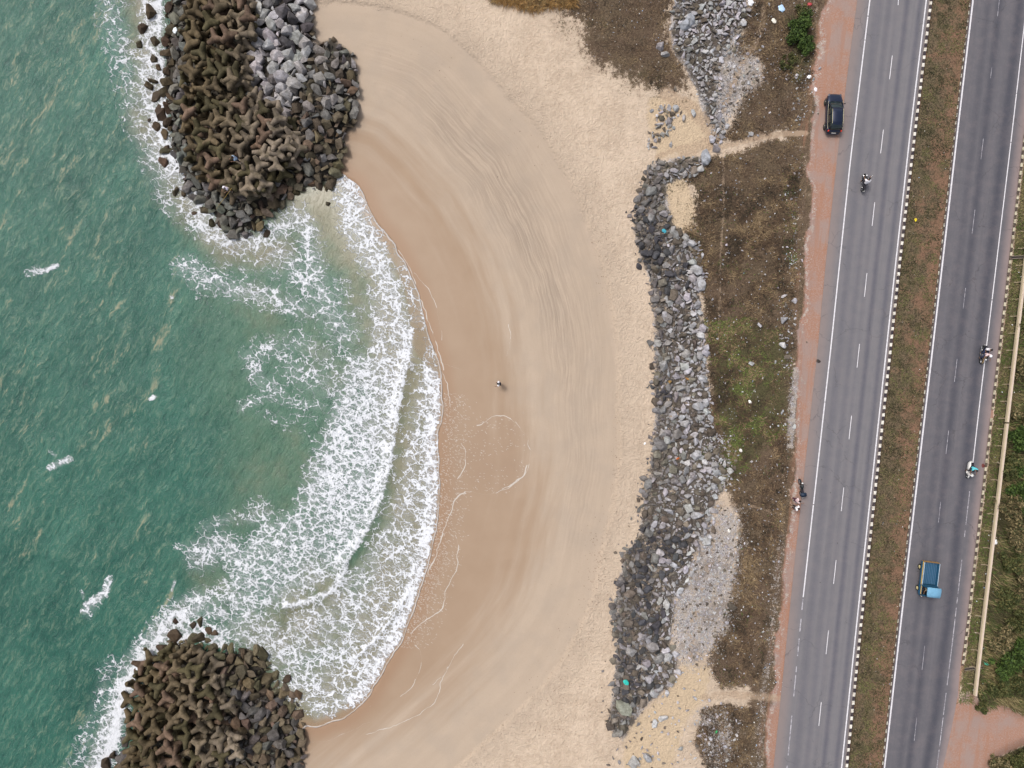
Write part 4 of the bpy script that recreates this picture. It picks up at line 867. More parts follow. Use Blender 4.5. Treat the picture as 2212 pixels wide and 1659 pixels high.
# ------------------------------------------------------------------ rubble band
DARKZ = [(1360, 470, 60), (1395, 500, 55), (1410, 560, 50), (1440, 600, 45), (1390, 1240, 60), (1410, 1190, 60), (1385, 1340, 50), (1370, 1420, 50), (1360, 1480, 55), (1440, 1180, 50), (1430, 850, 30)]
def rubcol(x, y):
    xs0 = 1400 if y < 1150 else 1340
    t_ = (x - (1415 if y < 1000 else 1415 - (y - 1000) * .17)) / 95
    k_ = 0
    for (u, v, q) in DARKZ: k_ = max(k_, 1 - math.hypot(x - u, y - v) / q / 1.25)
    lt, md, dk = (.49, .48, .50), (.205, .19, .182), (.078, .077, .085)
    t_ = min(1, max(0, t_ + random.gauss(0, .28)))
    if y < 340: t_ = min(1, .85 + random.gauss(0, .3))
    c = [md[i] * (1 - t_) + lt[i] * t_ for i in range(3)]
    if random.random() < k_ * .75: c = dk
    elif random.random() < .16: c = (.15, .125, .10)
    elif random.random() < .10: c = (.24, .21, .17)
    return rcol(c, .25, .04)
st = []
gr_ = Grid(9)
for P, a, b, n in ((TOPR, 2.2, 8.5, 14000), (BAND, 2.2, 10.5, 42000), (SIDER, 3.0, 8.5, 1200)):
    wob = lambda x, y: in_poly(x + (float(vnoise(x, y, 22)) - .5) * 30 + random.gauss(0, 3), y + (float(vnoise(x + 300, y, 22)) - .5) * 30, P)
    for (x, y, r) in scatter([(x_ + (-14 if x_ < 1450 else 12), y_) for x_, y_ in P], a, b, n, .72, gr_, lambda x, y: -40 < y < 1700 and wob(x, y), .30): st.append((x, y, r))
BIGR = [(1525, 341, 16), (1426, 960, 17), (1434, 790, 11), (1421, 816, 9), (1416, 868, 10), (1508, 876, 13), (1524, 857, 8), (1504, 983, 11), (1504, 1005, 10), (1520, 1012, 9), (1476, 982, 10), (1530, 987, 9), (1517, 818, 11), (1507, 1113, 12), (1482, 1134, 8), (1515, 614, 15), (1504, 583, 12), (1492, 528, 11), (1457, 508, 12), (1408, 454, 9), (1408, 413, 11), (1455, 637, 11), (1444, 687, 12), (1512, 723, 10), (1375, 448, 7),
        (1348, 1530, 18), (1411, 1397, 15), (1423, 1421, 12), (1440, 1306, 12), (1362, 1282, 13), (1341, 1260, 11), (1386, 1377, 11), (1417, 1351, 12), (1581, 1311, 10), (1432, 1553, 10), (1414, 1563, 8), (1335, 1584, 12), (1399, 1637, 11), (1368, 1648, 11), (1334, 1458, 8), (1426, 1487, 9), (1440, 1498, 8), (1412, 1500, 9), (1447, 1475, 8), (1460, 233, 9), (1446, 262, 8), (1441, 290, 7), (1425, 300, 7), (1414, 320, 7), (1450, 312, 6), (1408, 238, 5),
        (1715, 920, 6), (1492, 42, 12), (1480, 55, 11), (1427, 100, 9), (1438, 118, 9), (1462, 105, 8), (1498, 245, 8), (1481, 255, 8), (1462, 190, 7), (1538, 300, 9), (1546, 320, 10), (1690, 890, 6), (1640, 1003, 0), (1556, 230, 7), (1621, 290, 6), (1716, 650, 6), (1694, 640, 7), (1696, 662, 6), (1693, 690, 8), (1640, 702, 6), (1650, 905, 0), (1690, 745, 8), (1700, 770, 7), (1622, 785, 6)]
for (x, y, r) in BIGR:
    if r > 1: st.append((x, y, r))
# scattered stones outside the band
for P, a, b, n, f in (([(1340, 1540), (1480, 1480), (1560, 1520), (1560, 1690), (1300, 1690)], 1.6, 6, 330, 1.6), ([(1385, 400), (1350, 460), (1360, 520), (1400, 640), (1420, 640), (1400, 500)], 2, 5, 60, 1.2), (SCC, 1.2, 3.4, 900, 1.6), (SCB, 1.2, 3.6, 260, 1.6), (GRV1, 1.0, 5, 1500, .95), (GRV2, 1.0, 4.5, 2600, .95), ([(1560, 1080), (1620, 1100), (1615, 1250), (1600, 1360), (1560, 1440), (1500, 1480), (1520, 1400), (1580, 1280)], 1, 3, 260, 1.2), (GRV3, 1.5, 5, 300, 1.1), ([(1290, 1560), (1310, 1300), (1330, 1180), (1375, 1060), (1400, 900), (1420, 900), (1400, 1080), (1350, 1260), (1345, 1400), (1330, 1560)], 1.5, 5, 200, 1.3), ([(1440, 640), (1510, 620), (1560, 760), (1590, 940), (1560, 960), (1530, 800)], 1.2, 4, 260, 1.2), (SCA, 1, 2.2, 200, 1.6)):
    for (x, y, r) in scatter(P, a, b, n, f, gr_, lambda x, y: -40 < y < 1700, .5): st.append((x, y, r))
for (x0, y0, x1, y1, n) in ((1685, 640, 1722, 800, 60), (1530, 940, 1585, 1060, 260), (1700, 330, 1730, 620, 40), (1700, 140, 1760, 260, 50)):
    for i in range(n):
        st.append((random.gauss((x0 + x1) / 2, (x1 - x0) / 3.2), random.uniform(y0, y1), random.choice([1.3, 1.8, 2.5, 3.6])))
st.sort(key=lambda t: -t[2]); rest = []
def rz_word(x, y):
    if y < 330: return 'in the rubble at the top edge' if x > 1462 else 'in the small cluster above the sandy path'
    for lim, wd in ((470, 'where the rubble starts below the path'), (640, 'on the dark upper bend of rubble'), (800, 'just below the bend of rubble'), (960, 'in the rubble beside the green scrub'), (1110, 'in the rubble level with the motorcycle'), (1260, 'in the rubble beside the pale gravel'), (1420, 'in the dark lower rubble')):
        if y < lim: return wd
    return 'at the lower end of the rubble'
for i, (x, y, r) in enumerate(st):
    c = rubcol(x, y); zz = HZ(x, y) + r / S * .35
    if r > 10 and x > 1476 and y > 500: c = (.46, .46, .48)
    if (x, y) == (1348, 1530): c = (.32, .33, .27)
    if (x, y) == (1426, 960): c = (.21, .20, .20)
    if (x, y) in ((1525, 341), (1492, 42), (1480, 55)): c = (.36, .38, .42)
    if i < 300:
        sw = 'big' if r > 11 else 'medium' if r > 9 else 'smaller'; v = sum(c) / 3; cw = 'pale grey' if v > .3 else 'grey' if v > .16 else 'dark' if c[2] > c[0] * .9 else 'brownish'
        if y > 1595 or x > 1600 or (y > 1490 and x > 1480): where = 'lying in the brown scrub beside the shoulder' if x > 1600 else 'lying apart on the sand below the rubble'
        else: where = rz_word(x, y)
        where += ', seaward side' if (x < 1440 - max(0, y - 1000) * .12 and y > 350) else ', landward side' if y > 350 and x < 1600 else ''
        place_rock('rubble_rock', x, y, r * 1.05, zz, c, f'{sw} {cw} angular rock {where}', 'rock', 'rocks of the rubble bank')
    else: rest.append((x, y, r, zz, c))
for i in range(5200):      # fine infill of the band
    P = random.choice([BAND, BAND, BAND, TOPR]); xs = [p[0] for p in P]; ys = [p[1] for p in P]; x, y = random.uniform(min(xs), max(xs)), random.uniform(max(-40, min(ys)), max(ys))
    if in_poly(x, y, P): rest.append((x, y, random.uniform(1.2, 3.0), HZ(x, y) + .04, rubcol(x, y)))
stones_mesh('rubble', rest, SML, 'loose grey rubble and small stones of the bank and scrub', 'rubble')
# orange stones
for (x, y, r, c, lab) in ((1486, 817, 6, (.42, .22, .07), 'orange brown stone pair in the rubble bank beside the green scrub'), (1447, 825, 4, (.40, .25, .09), 'small ochre stone on the seaward side of the rubble bank'), (1464, 990, 4, (.65, .16, .04), 'bright orange stone in the rubble bank'), (1449, 901, 4.5, (.45, .28, .08), 'ochre stone among grey rocks in the rubble bank')):
    o = place_rock('ochre_stone', x, y, r, HZ(x, y) + .35, c, lab, 'stone', None, False)

# ------------------------------------------------------------------ vegetation
def leafmat(name, per=True):
    s = NT(name); c = s.attr('rc', 'Color'); n_ = s.noise(3, det=3)
    s.col(s.mix(n_, s.mix(1.0, c, (.7, .72, .7), 'MULTIPLY'), s.mix(1.0, c, (1.25, 1.25, 1.2), 'MULTIPLY'))); s.set(Roughness=.75); return s.m
LM = leafmat('foliage')
def blades(pts, name, label, cat, cols, ln=(.25, .6), wd=(.03, .07), up=.35, kind='stuff', n_per=1, dirf=None):
    n = len(pts); pts = np.asarray(pts); px, py = pts[:, 0], pts[:, 1]; zz = hl(px, py); zz = np.maximum(zz, 0)
    if pts.shape[1] > 2: zz = pts[:, 2]
    k_ = (1 - zz / CAMH) / S; b = np.stack([(px - CX) * k_, (CY - py) * k_, zz], 1)
    ang = RNG.uniform(0, 2 * np.pi, n) if dirf is None else dirf(px, py) + RNG.normal(0, .7, n)
    L = RNG.uniform(*ln, n); ww = RNG.uniform(*wd, n); el = np.abs(RNG.normal(up, .3, n)).clip(.03, 1.4)
    d = np.stack([np.cos(ang) * np.cos(el), np.sin(ang) * np.cos(el), np.sin(el)], 1); s_ = np.stack([-np.sin(ang), np.cos(ang), np.zeros(n)], 1)
    mid = b + d * (L * .55)[:, None] + np.array([0, 0, 0]); tip = b + d * L[:, None]; tip[:, 2] -= L * .12
    V = np.stack([b - s_ * ww[:, None] * .5, b + s_ * ww[:, None] * .5, mid + s_ * ww[:, None] * .4, mid - s_ * ww[:, None] * .4, tip], 1).reshape(-1, 3)
    i = np.arange(n) * 5
    F = np.concatenate([np.stack([i, i + 1, i + 2], 1), np.stack([i, i + 2, i + 3], 1), np.stack([i + 3, i + 2, i + 4], 1)])
    cols = np.array(cols); nn = (fbm(px, py, 26, 3) - .5) * 1.9 + .5; ci = cols[np.clip(((nn + RNG.normal(0, .22, n)) * len(cols)).astype(int), 0, len(cols) - 1)] * RNG.uniform(.7, 1.35, n)[:, None]
    me = mesh_np(name, V, F, False, dict(rc=np.repeat(ci, 5, 0)))
    return tag(link(name, me, LM), label, cat, kind=kind)
def sample(P, n, thr=None, cl=40):
    xs = [p[0] for p in P]; ys = [p[1] for p in P]; x = RNG.uniform(min(xs), max(xs), n); y = RNG.uniform(max(-60, min(ys)), min(1720, max(ys)), n)
    m = inside(x, y, P)
    if thr: m &= fbm(x, y, cl, 4) + RNG.normal(0, .05, n) > thr
    return np.stack([x[m], y[m]], 1)
dg_ = [(.038, .028, .018), (.068, .043, .028), (.092, .057, .036), (.145, .095, .056), (.235, .165, .095)]
pts = np.concatenate([sample(SCC, 60000, .44, 24), sample(SCB, 14000, .44, 24), sample(SCA, 12000, .47, 24), sample(SCD, 4500, .42, 24), sample([(1640, 380), (1725, 350), (1715, 520), (1620, 540)], 5000, .45, 20)])
blades(pts, 'dry_grass', 'brown dry grass and twigs covering the scrub strip between rubble and shoulder', 'dry grass', dg_)
fr = sample([(1140, -60), (1290, -60), (1330, 60), (1400, 150), (1500, 215), (1440, 235), (1330, 200), (1240, 110), (1180, 30)], 5000, .52, 16)
fr2 = sample([(1420, 350), (1530, 400), (1520, 560), (1440, 520)], 3000, .53, 14)
blades(np.concatenate([fr, fr2]), 'sand_grass', 'sparse dark grass tufts creeping over the dry sand', 'dry grass', [(.09, .075, .04), (.15, .11, .06), (.06, .06, .025)], (.15, .4), (.03, .06))
og = sample([(1045, -60), (1250, -60), (1245, 14), (1200, 12), (1150, 24), (1105, 10), (1060, 2)], 6000)
blades(og, 'tall_dry_grass', 'orange brown tall dry grass hanging over the sand at the top edge', 'dry grass', [(.30, .17, .06), (.22, .12, .045), (.38, .25, .11), (.14, .09, .04)], (.5, 1.3), (.03, .06), .5, dirf=lambda x, y: np.full(len(x), -1.7))
gr = [(.035, .05, .015), (.06, .085, .018), (.085, .12, .025), (.12, .14, .04)]
gp = np.concatenate([sample(GREEN, 13000, .55, 26), sample([(1560, 940), (1610, 950), (1600, 1040), (1545, 1060)], 1200, .45), sample(SCC, 6000, .62, 30), sample([(1690, 380), (1722, 380), (1722, 580), (1690, 560)], 900, .5, 18), sample([(1490, 980), (1530, 960), (1520, 1010)], 150)])
blades(gp, 'ground_cover', 'patchy low green creeper over the brown scrub beside the rubble', 'ground cover', gr, (.10, .28), (.06, .12), .5)
md_ = [];
ys_ = RNG.uniform(-60, 1720, 26000); a_ = xat(KB1, ys_) + 6; b_ = xat(KB2, ys_) - 3; xs_ = a_ + (b_ - a_) * RNG.random(26000) ** 1.15
mk = fbm(xs_, ys_, 16, 4) > .48; md_ = np.stack([xs_[mk], ys_[mk], np.full(mk.sum(), ROADZ + .13)], 1)
blades(md_, 'median_grass', 'thin brown and olive grass growing in the soil of the median', 'grass', [(.035, .032, .014), (.07, .062, .026), (.15, .12, .06), (.11, .11, .04)], (.12, .34), (.03, .07))
ys_ = RNG.uniform(-60, 1440, 11000); a_ = xat(KB3, ys_) + 4; b_ = xat(RAIL, ys_) + 4; xs_ = a_ + (b_ - a_) * RNG.random(11000)
vg = [(.06, .085, .018), (.09, .11, .03), (.14, .13, .05), (.20, .165, .08)]
blades(np.stack([xs_, ys_], 1), 'verge_grass', 'green and straw coloured grass on the verge between kerb and parapet rail', 'grass', vg, (.15, .45), (.03, .07), .4)
n = 26000; ys_ = RNG.uniform(560, 1720, n); xs_ = xat(RAIL, ys_) + 3 + RNG.random(n) * 150; mk = (~inside(xs_, ys_, DIRT)) & (xs_ < 2330)
blades(np.stack([xs_[mk], ys_[mk]], 1), 'undergrowth', 'tangled dry and green undergrowth beyond the parapet rail', 'undergrowth', [(.13, .10, .045), (.21, .17, .085), (.06, .085, .02), (.08, .07, .03), (.05, .045, .02)], (.4, 1.1), (.04, .09), .6, dirf=lambda x, y: np.full(len(x), -.5))
n = 3000; ys_ = RNG.uniform(1440, 1700, n); xs_ = RNG.uniform(2068, 2105, n); mk = (xs_ > xat(ASR, ys_) + 2) & (ys_ < 1520)
blades(np.stack([xs_[mk], ys_[mk]], 1), 'verge_grass', 'short dry grass on the verge below the drain channel', 'grass', vg, (.12, .3), (.03, .06), .4)

def shrub(x, y, rad, h, cols, nl, label, leaf=.16, zb=None, group=None, name='shrub'):
    zb = HZ(x, y) if zb is None else zb; t = empty(name, W(x, y, zb), 0, label, 'shrub', group)
    cl = [(random.gauss(0, rad * .42), random.gauss(0, rad * .42), random.uniform(h * .3, h * .95), random.uniform(.22, .5) * rad) for _ in range(14)]
    n = nl; c = np.array(cl)[RNG.integers(0, len(cl), n)]; v = RNG.normal(0, 1, (n, 3)); v /= np.linalg.norm(v, axis=1)[:, None]; rr = RNG.random(n) ** .45
    p = c[:, :3] + v * (c[:, 3] * rr)[:, None] * np.array([1, 1, .75]); p[:, 2] = np.maximum(p[:, 2], .05)
    a = RNG.normal(0, 1, (n, 3)); a[:, 2] *= .5; a /= np.linalg.norm(a, axis=1)[:, None]; b = np.cross(a, RNG.normal(0, 1, (n, 3))); b /= np.linalg.norm(b, axis=1)[:, None]; L = RNG.uniform(.6, 1.3, n) * leaf
    V = np.stack([p - a * L[:, None], p + b * L[:, None] * .42, p + a * L[:, None], p - b * L[:, None] * .42], 1).reshape(-1, 3); i = np.arange(n) * 4; F = np.stack([i, i + 1, i + 2, i + 3], 1)
    cc_ = np.array(cols)[RNG.integers(0, len(cols), n)] * RNG.uniform(.7, 1.3, n)[:, None]
    link('foliage', mesh_np('foliage', V, F, False, dict(rc=np.repeat(cc_, 4, 0))), LM, t)
    bm = bmesh.new()
    for (cx_, cy_, cz_, r_) in cl[:9]:
        q = Vector((cx_, cy_, cz_)); rr_ = bmesh.ops.create_cone(bm, segments=6, radius1=.045, radius2=.015, depth=q.length, cap_ends=True)
        bmesh.ops.transform(bm, matrix=Matrix.Translation(q * .5) @ q.to_track_quat('Z', 'Y').to_matrix().to_4x4(), verts=rr_['verts'])
    me = bpy.data.meshes.new('stem'); bm.to_mesh(me); bm.free(); link('stem', me, BARK, t)
    return t
BARK = simple('twig_bark', (.12, .085, .055), .9)
G1, G2, G3 = [(.048, .085, .018), (.078, .118, .026), (.028, .048, .012)], [(.07, .078, .026), (.12, .11, .042), (.04, .05, .016)], [(.17, .13, .065), (.24, .19, .10), (.085, .07, .035), (.06, .065, .025)]
shrub(1722, 62, 1.6, 1.3, G1, 3200, 'leafy green bush beside the laterite shoulder near the top edge', .14)
shrub(1738, 100, 1.2, 1.1, G1, 2000, 'leafy green bush just below the topmost green bush', .14)
shrub(1700, 140, .9, .7, G2, 900, 'low olive bush left below the two leafy green bushes', .12)
shrub(1728, 30, .9, .8, G2, 700, 'thin olive bush above the leafy green bushes at the top edge', .12)
SH = [(2192, 940, 1.5, 1.5, G1, 'bright green shrub touching the joint of the parapet rail'), (2212, 905, 1.6, 1.4, G3, 'straw coloured shrub above the rail joint at the right edge'), (2178, 1010, 1.5, 1.3, G2, 'olive shrub right of the scooter rider beyond the rail'), (2206, 1050, 1.9, 1.8, G1, 'green shrub at the right edge level with the scooter'), (2180, 1090, 1.5, 1.3, G3, 'dry straw shrub beyond the rail above the white bag'), (2195, 1150, 1.9, 1.6, G3, 'broad dry shrub at the right edge beside the white bag'),
      (2170, 1215, 1.4, 1.2, G2, 'olive shrub beyond the rail level with the blue truck'), (2202, 1240, 1.8, 1.7, G3, 'brown dry shrub at the right edge level with the blue truck'), (2165, 1290, 1.4, 1.2, G2, 'olive shrub beyond the rail below the blue truck'), (2198, 1335, 1.9, 1.9, G2, 'dark olive shrub at the right edge below the truck'), (2150, 1370, 1.5, 1.4, G3, 'straw shrub crowding the lower part of the rail'), (2190, 1400, 1.9, 2.0, G1, 'tall green shrub at the right edge above the dirt track'),
      (2160, 1432, 1.6, 1.6, G1, 'green shrub behind the teal scrap by the rail'), (2200, 1465, 2.0, 2.1, G2, 'largest dark shrub at the right edge just above the dirt track'), (2150, 1480, 1.5, 1.3, G2, 'olive shrub right of the rail end'), (2120, 1520, .9, .7, G2, 'small shrub below the end of the parapet rail'), (2185, 1640, 1.5, 1.0, G2, 'low shrub below the dirt track in the bottom right corner'), (2150, 1655, 1.3, .8, G3, 'dry low shrub below the dirt track at the bottom edge'), (2205, 700, 1.0, .8, G2, 'small olive shrub at the right edge beyond the rail, level with the pillion motorcycle'), (2200, 800, 1.2, .9, G3, 'dry shrub at the right edge beyond the rail, below the pillion motorcycle')]
for (x, y, r, h, c, lab) in SH: shrub(x, y, r, h, c, int(900 * r * r), lab, .17, None, 'shrubs beyond the parapet rail')

# ------------------------------------------------------------------ litter
def blob_mesh(r, h, seed, n=3):
    bm = bmesh.new(); bmesh.ops.create_icosphere(bm, subdivisions=n, radius=1); rr = random.Random(seed)
    o = rr.random() * 99
    for v in bm.verts:
        k_ = .7 + .6 * float(vnoise(np.array([v.co.x * 2 + o]), np.array([v.co.y * 2 + v.co.z * 3 + o]), .7)[0])
        v.co = Vector((v.co.x * r * k_, v.co.y * r * .75 * k_, max(-.2, v.co.z) * h * k_))
    me = bpy.data.meshes.new('b'); bm.to_mesh(me); bm.free(); return me
LT = [(1688, 18, .42, (.45, .62, .85), 'pale blue plastic bag in the scrub near the top edge', 'plastic_bag', 'bag'), (1672, 45, .30, (.8, .76, .66), 'cream plastic packet in the scrub left of the green bush', 'plastic_packet', 'packet'), (1621, 5, .45, (.8, .8, .82), 'white plastic bag at the top edge beside the rubble', 'plastic_bag', 'bag'),
      (1748, 166, .24, (.85, .82, .84), 'square white packet beside the laterite shoulder below the green bush', 'plastic_packet', 'packet'), (1762, 193, .22, (.8, .74, .78), 'pinkish white crumpled bag at the shoulder edge above the car', 'plastic_bag', 'bag'), (1978, 475, .19, (.85, .62, .03), 'small round yellow lid lying in the median', 'yellow_lid', 'lid'),
      (1352, 1474, .32, (.03, .45, .38), 'turquoise tangled net on the dark lower rocks', 'fishing_net', 'net'), (1547, 1581, .17, (.03, .5, .16), 'round green plastic ball in the gravel near the bottom edge', 'plastic_ball', 'ball'), (1435, 499, .26, (.05, .32, .40), 'turquoise blue net caught in the dark bend of rubble', 'fishing_net', 'net'),
      (2151, 1171, .28, (.8, .8, .82), 'white plastic bag against the parapet rail', 'plastic_bag', 'bag'), (2131, 1433, .3, (.03, .42, .28), 'teal plastic scrap beyond the rail above the drain', 'plastic_scrap', 'scrap'), (378, 66, .32, (.75, .80, .85), 'white plastic sheet caught on the surf boulders', 'plastic_sheet', 'sheet'),
      (1393, 958, .14, (.85, .85, .85), 'tiny white shell coloured wrapper alone on the dry sand', 'wrapper', 'wrapper'), (1768, 780, .24, (.045, .035, .03), 'dark flat scrap on the asphalt edge', 'road_debris', 'debris'), (2124, 1006, .24, (.14, .04, .035), 'dark red dry leaf beside the verge kerb near the scooter', 'dry_leaf', 'leaf'), (1540, 1148, .0, (.0, .0, .0), '', '', ''),
      (1600, 973, .2, (.66, .64, .60), 'white stone like packet at the edge of the green scrub', 'plastic_packet', 'packet'), (1553, 746, .0, (0, 0, 0), '', '', ''), (1506, 560, .0, (0, 0, 0), '', '', ''), (958, 1535, .0, (0, 0, 0), '', '', ''), (1574, 1078, .0, (0, 0, 0), '', '', ''),
      (1620, 868, .2, (.8, .78, .72), 'cream crumpled bag in the middle of the green scrub', 'plastic_bag', 'bag'), (1575, 1147, .22, (.72, .68, .62), 'small cream wrapper in the brown scrub above the gravel', 'wrapper', 'wrapper'), (1748, 10, .28, (.45, .06, .07), 'red and blue wrapper heap at the top end of the shoulder', 'wrapper', 'wrapper')]
for i, (x, y, r, c, lab, nm, cat) in enumerate(LT):
    if r == 0: continue
    me = blob_mesh(r, r * .35 if nm != 'dry_leaf' else .03, i * 7 + 3); zz = HZ(x, y) + .06
    if 1850 < x < 2100: zz = ROADZ + .16
    if nm in ('dry_leaf', 'road_debris'): zz = ROADZ + .02
    if nm == 'fishing_net' or nm == 'plastic_sheet': zz += .75
    o = link(nm, me, simple(nm + '_mat', c, .5, var=.25, sc=9), None, W(x, y, zz)); o.rotation_euler = (0, 0, random.random() * 6); tag(o, lab, cat)
li = []
LC = [(.8, .8, .82), (.75, .72, .64), (.8, .8, .82), (.35, .5, .7), (.6, .55, .5), (.7, .74, .78)]
def lit(x, y, r=None, zz=None): li.append((x, y, r or random.choice([.4, .5, .6, .8, 1.3]), zz if zz is not None else HZ(x, y) + .05, random.choice(LC)))
for i in range(420):
    y = random.uniform(-20, 1680); x = float(xat(LATL, y)) - abs(random.gauss(0, 22)) - 2; lit(x, y)
for P, n in ((SCC, 330), (SCB, 150), (SCA, 170), (SCD, 50), (GRV2, 90), (GRV1, 40)):
    for q in sample(P, n * 3)[:n]: lit(*q)
for (cx_, cy_, sg, n) in ((1640, 1010, 14, 14), (1560, 1195, 12, 26), (1700, 420, 10, 24), (1712, 560, 8, 26), (1752, 200, 10, 22), (1670, 1465, 16, 40), (1640, 1380, 14, 20), (1752, 20, 8, 16), (1620, 850, 10, 14), (1540, 1170, 14, 16)):
    for i in range(n): lit(random.gauss(cx_, sg), random.gauss(cy_, sg))
for i in range(90):
    y = random.uniform(-20, 1680); a_ = float(xat(KB1, y)) + 7; b_ = float(xat(KB2, y)) - 4; lit(random.uniform(a_, b_), y, random.uniform(.4, .9), ROADZ + .16)
for i in range(120):
    y = random.uniform(500, 1500); lit(float(xat(RAIL, y)) + random.choice([-1, 1]) * abs(random.gauss(6, 8)), y, None, ROADZ + .1)
lm = NT('litter'); lm.col(lm.attr('rc', 'Color')); lm.set(Roughness=.5)
stones_mesh('litter', li, SML, 'tiny white and coloured scraps of litter strewn over scrub, verge and median', 'litter', lm.m, .5)
# debris specks (dry leaves and wrack) on the sand
sp = []
for (cx_, cy_, sx, sy, n) in ((1290, 1230, 14, 50, 150), (1260, 1380, 40, 50, 130), (1220, 1490, 40, 30, 90), (1330, 1020, 6, 60, 60), (1300, 560, 8, 80, 60), (900, 120, 60, 30, 20), (1150, 300, 40, 60, 30), (1200, 1560, 60, 40, 60)):
    for i in range(n):
        x, y = random.gauss(cx_, sx), random.gauss(cy_, sy)
        if 1070 < x < 1410 or y < 300: sp.append((x, y, random.uniform(.5, 1.1), HZ(x, y) + .02, rcol((.14, .085, .05), .4)))
stones_mesh('wrack', sp, SML, 'dark bits of dry wrack scattered on the upper beach', 'wrack', lm.m, .4)

# ------------------------------------------------------------------ people
def person_mats():
    return {}
SKIN = simple('skin', (.20, .11, .07), .55)
HAIR = simple('hair', (.012, .010, .010), .6)
def skin_mesh(name, verts, edges, radii, mat, parent, root=0, sub=1):
    me = bpy.data.meshes.new(name); me.from_pydata([Vector(v) for v in verts], edges, []); o = bpy.data.objects.new(name, me); COL.objects.link(o)
    m = o.modifiers.new('skin', 'SKIN'); m.use_smooth_shade = True; m.branch_smoothing = .3
    for i, r in enumerate(radii):
        s_ = me.skin_vertices[0].data[i]; r = r if hasattr(r, '__len__') else (r, r); s_.radius = r; s_.use_root = (i == root)
    m2 = o.modifiers.new('sub', 'SUBSURF'); m2.levels = sub; m2.render_levels = sub
    me.materials.append(mat); o.parent = parent; return o
def person(loc, rz, pose, shirt, pants, shoe, label, hair=None, skin=None, extra=None, scale=1.0, sleeves=True, shorts=False, pant_m=None, helmet=None):
    scale *= 1.1
    """pose: 'stand', 'walk', 'ride', 'pillion', 'fish'; faces +Y locally"""
    t = empty('person', loc, rz, label, 'person'); t.scale = (scale,) * 3
    ride = pose in ('ride', 'pillion')
    pel = Vector((0, 0, .95)) if not ride else Vector((0, 0, .12))
    lean = {'ride': .22, 'pillion': .08, 'walk': .06, 'fish': .12}.get(pose, .02)
    chest = pel + Vector((0, lean * .6, .33)); neck = pel + Vector((0, lean, .52)); head = neck + Vector((0, .03, .13)); crown = neck + Vector((0, .02, .25))
    J = dict(pel=pel, belly=(pel + chest) / 2, chest=chest, neck=neck, jaw=neck + Vector((0, .045, .08)), head=head, crown=crown)
    for s_, nm in ((-1, 'l'), (1, 'r')):
        sh = chest + Vector((.19 * s_, 0, .13)); hip = pel + Vector((.10 * s_, 0, -.04))
        if ride: 
            knee = hip + Vector((.16 * s_, .40, -.02)); ank = knee + Vector((-.02 * s_, -.10, -.43)); 
            if pose == 'ride': elb = sh + Vector((.10 * s_, .20, -.20)); wr = elb + Vector((.02 * s_, .22, -.03))
            else: elb = sh + Vector((.08 * s_, .06, -.27)); wr = elb + Vector((-.08 * s_, .22, -.02))
        else:
            st_ = .18 * s_ if pose == 'walk' else .04 * s_
            knee = hip + Vector((.02 * s_, st_ * .7 + .02, -.43)); ank = Vector((.12 * s_, st_ - .02, .09))
            elb = sh + Vector((.07 * s_, -st_ * .5 - .02, -.28)); wr = elb + Vector((.02 * s_, .10 - st_ * .5, -.23))
            if pose == 'fish': elb = sh + Vector((.08 * s_, .14, -.23)); wr = elb + Vector((-.08 * s_, .22, .06))
            if pose == 'arm' and s_ > 0: elb = sh + Vector((.14, .16, -.16)); wr = elb + Vector((-.02, .2, .1))
        J.update({'sh' + nm: sh, 'el' + nm: elb, 'wr' + nm: wr, 'hip' + nm: hip, 'kn' + nm: knee, 'an' + nm: ank, 'toe' + nm: ank + Vector((0, .17, -.055)), 'heel' + nm: ank + Vector((0, -.03, -.05))})
    V, E, RR, ix = [], [], [], {}
    def add(k_, p, r, par=None):
        ix[k_] = len(V); V.append(p); RR.append(r)
        if par is not None: E.append((ix[par], ix[k_]))
    add('pel', J['pel'], (.15, .11)); add('belly', J['belly'], (.135, .10), 'pel'); add('chest', J['chest'] + Vector((0, 0, .03)), (.16, .11), 'belly'); add('neck', J['neck'], .052, 'chest'); add('jaw', J['jaw'], (.065, .075), 'neck'); add('head', J['head'] + Vector((0, 0, .03)), (.078, .092), 'jaw'); add('crown', J['crown'] - Vector((0, 0, .01)), (.055, .065), 'head')
    add('nose', J['head'] + Vector((0, .115, .0)), .014, 'head')
    for s_, nm in ((-1, 'l'), (1, 'r')):
        add('sh' + nm, J['sh' + nm], .062, 'chest'); add('el' + nm, J['el' + nm], .042, 'sh' + nm); add('wr' + nm, J['wr' + nm], .027, 'el' + nm)
        d = (J['wr' + nm] - J['el' + nm]).normalized(); side = Vector((-s_, 0, 0)) if abs(d.x) < .8 else Vector((0, 1, 0)); up = d.cross(side).normalized()
        palm = J['wr' + nm] + d * .075; add('pm' + nm, palm, (.036, .02), 'wr' + nm)
        for q in range(4):
            off = up * 0 + side * (q - 1.5) * .021; L = (.062, .074, .08, .068)[q] if s_ > 0 else (.062, .074, .08, .068)[q]
            add(f'f{q}a{nm}', palm + off + d * .03, .0095, 'pm' + nm); add(f'f{q}b{nm}', palm + off + d * (.03 + L * .55) - up * .012, .009, f'f{q}a{nm}'); add(f'f{q}c{nm}', palm + off + d * (.03 + L * .85) - up * .032, .008, f'f{q}b{nm}')
        add('th1' + nm, palm - d * .02 + side * .045, .011, 'pm' + nm); add('th2' + nm, palm + d * .02 + side * .062, .009, 'th1' + nm)
        add('hip' + nm, J['hip' + nm], .095, 'pel'); add('kn' + nm, J['kn' + nm], .06, 'hip' + nm); add('an' + nm, J['an' + nm], .04, 'kn' + nm); add('toe' + nm, J['toe' + nm], (.035, .025), 'an' + nm)
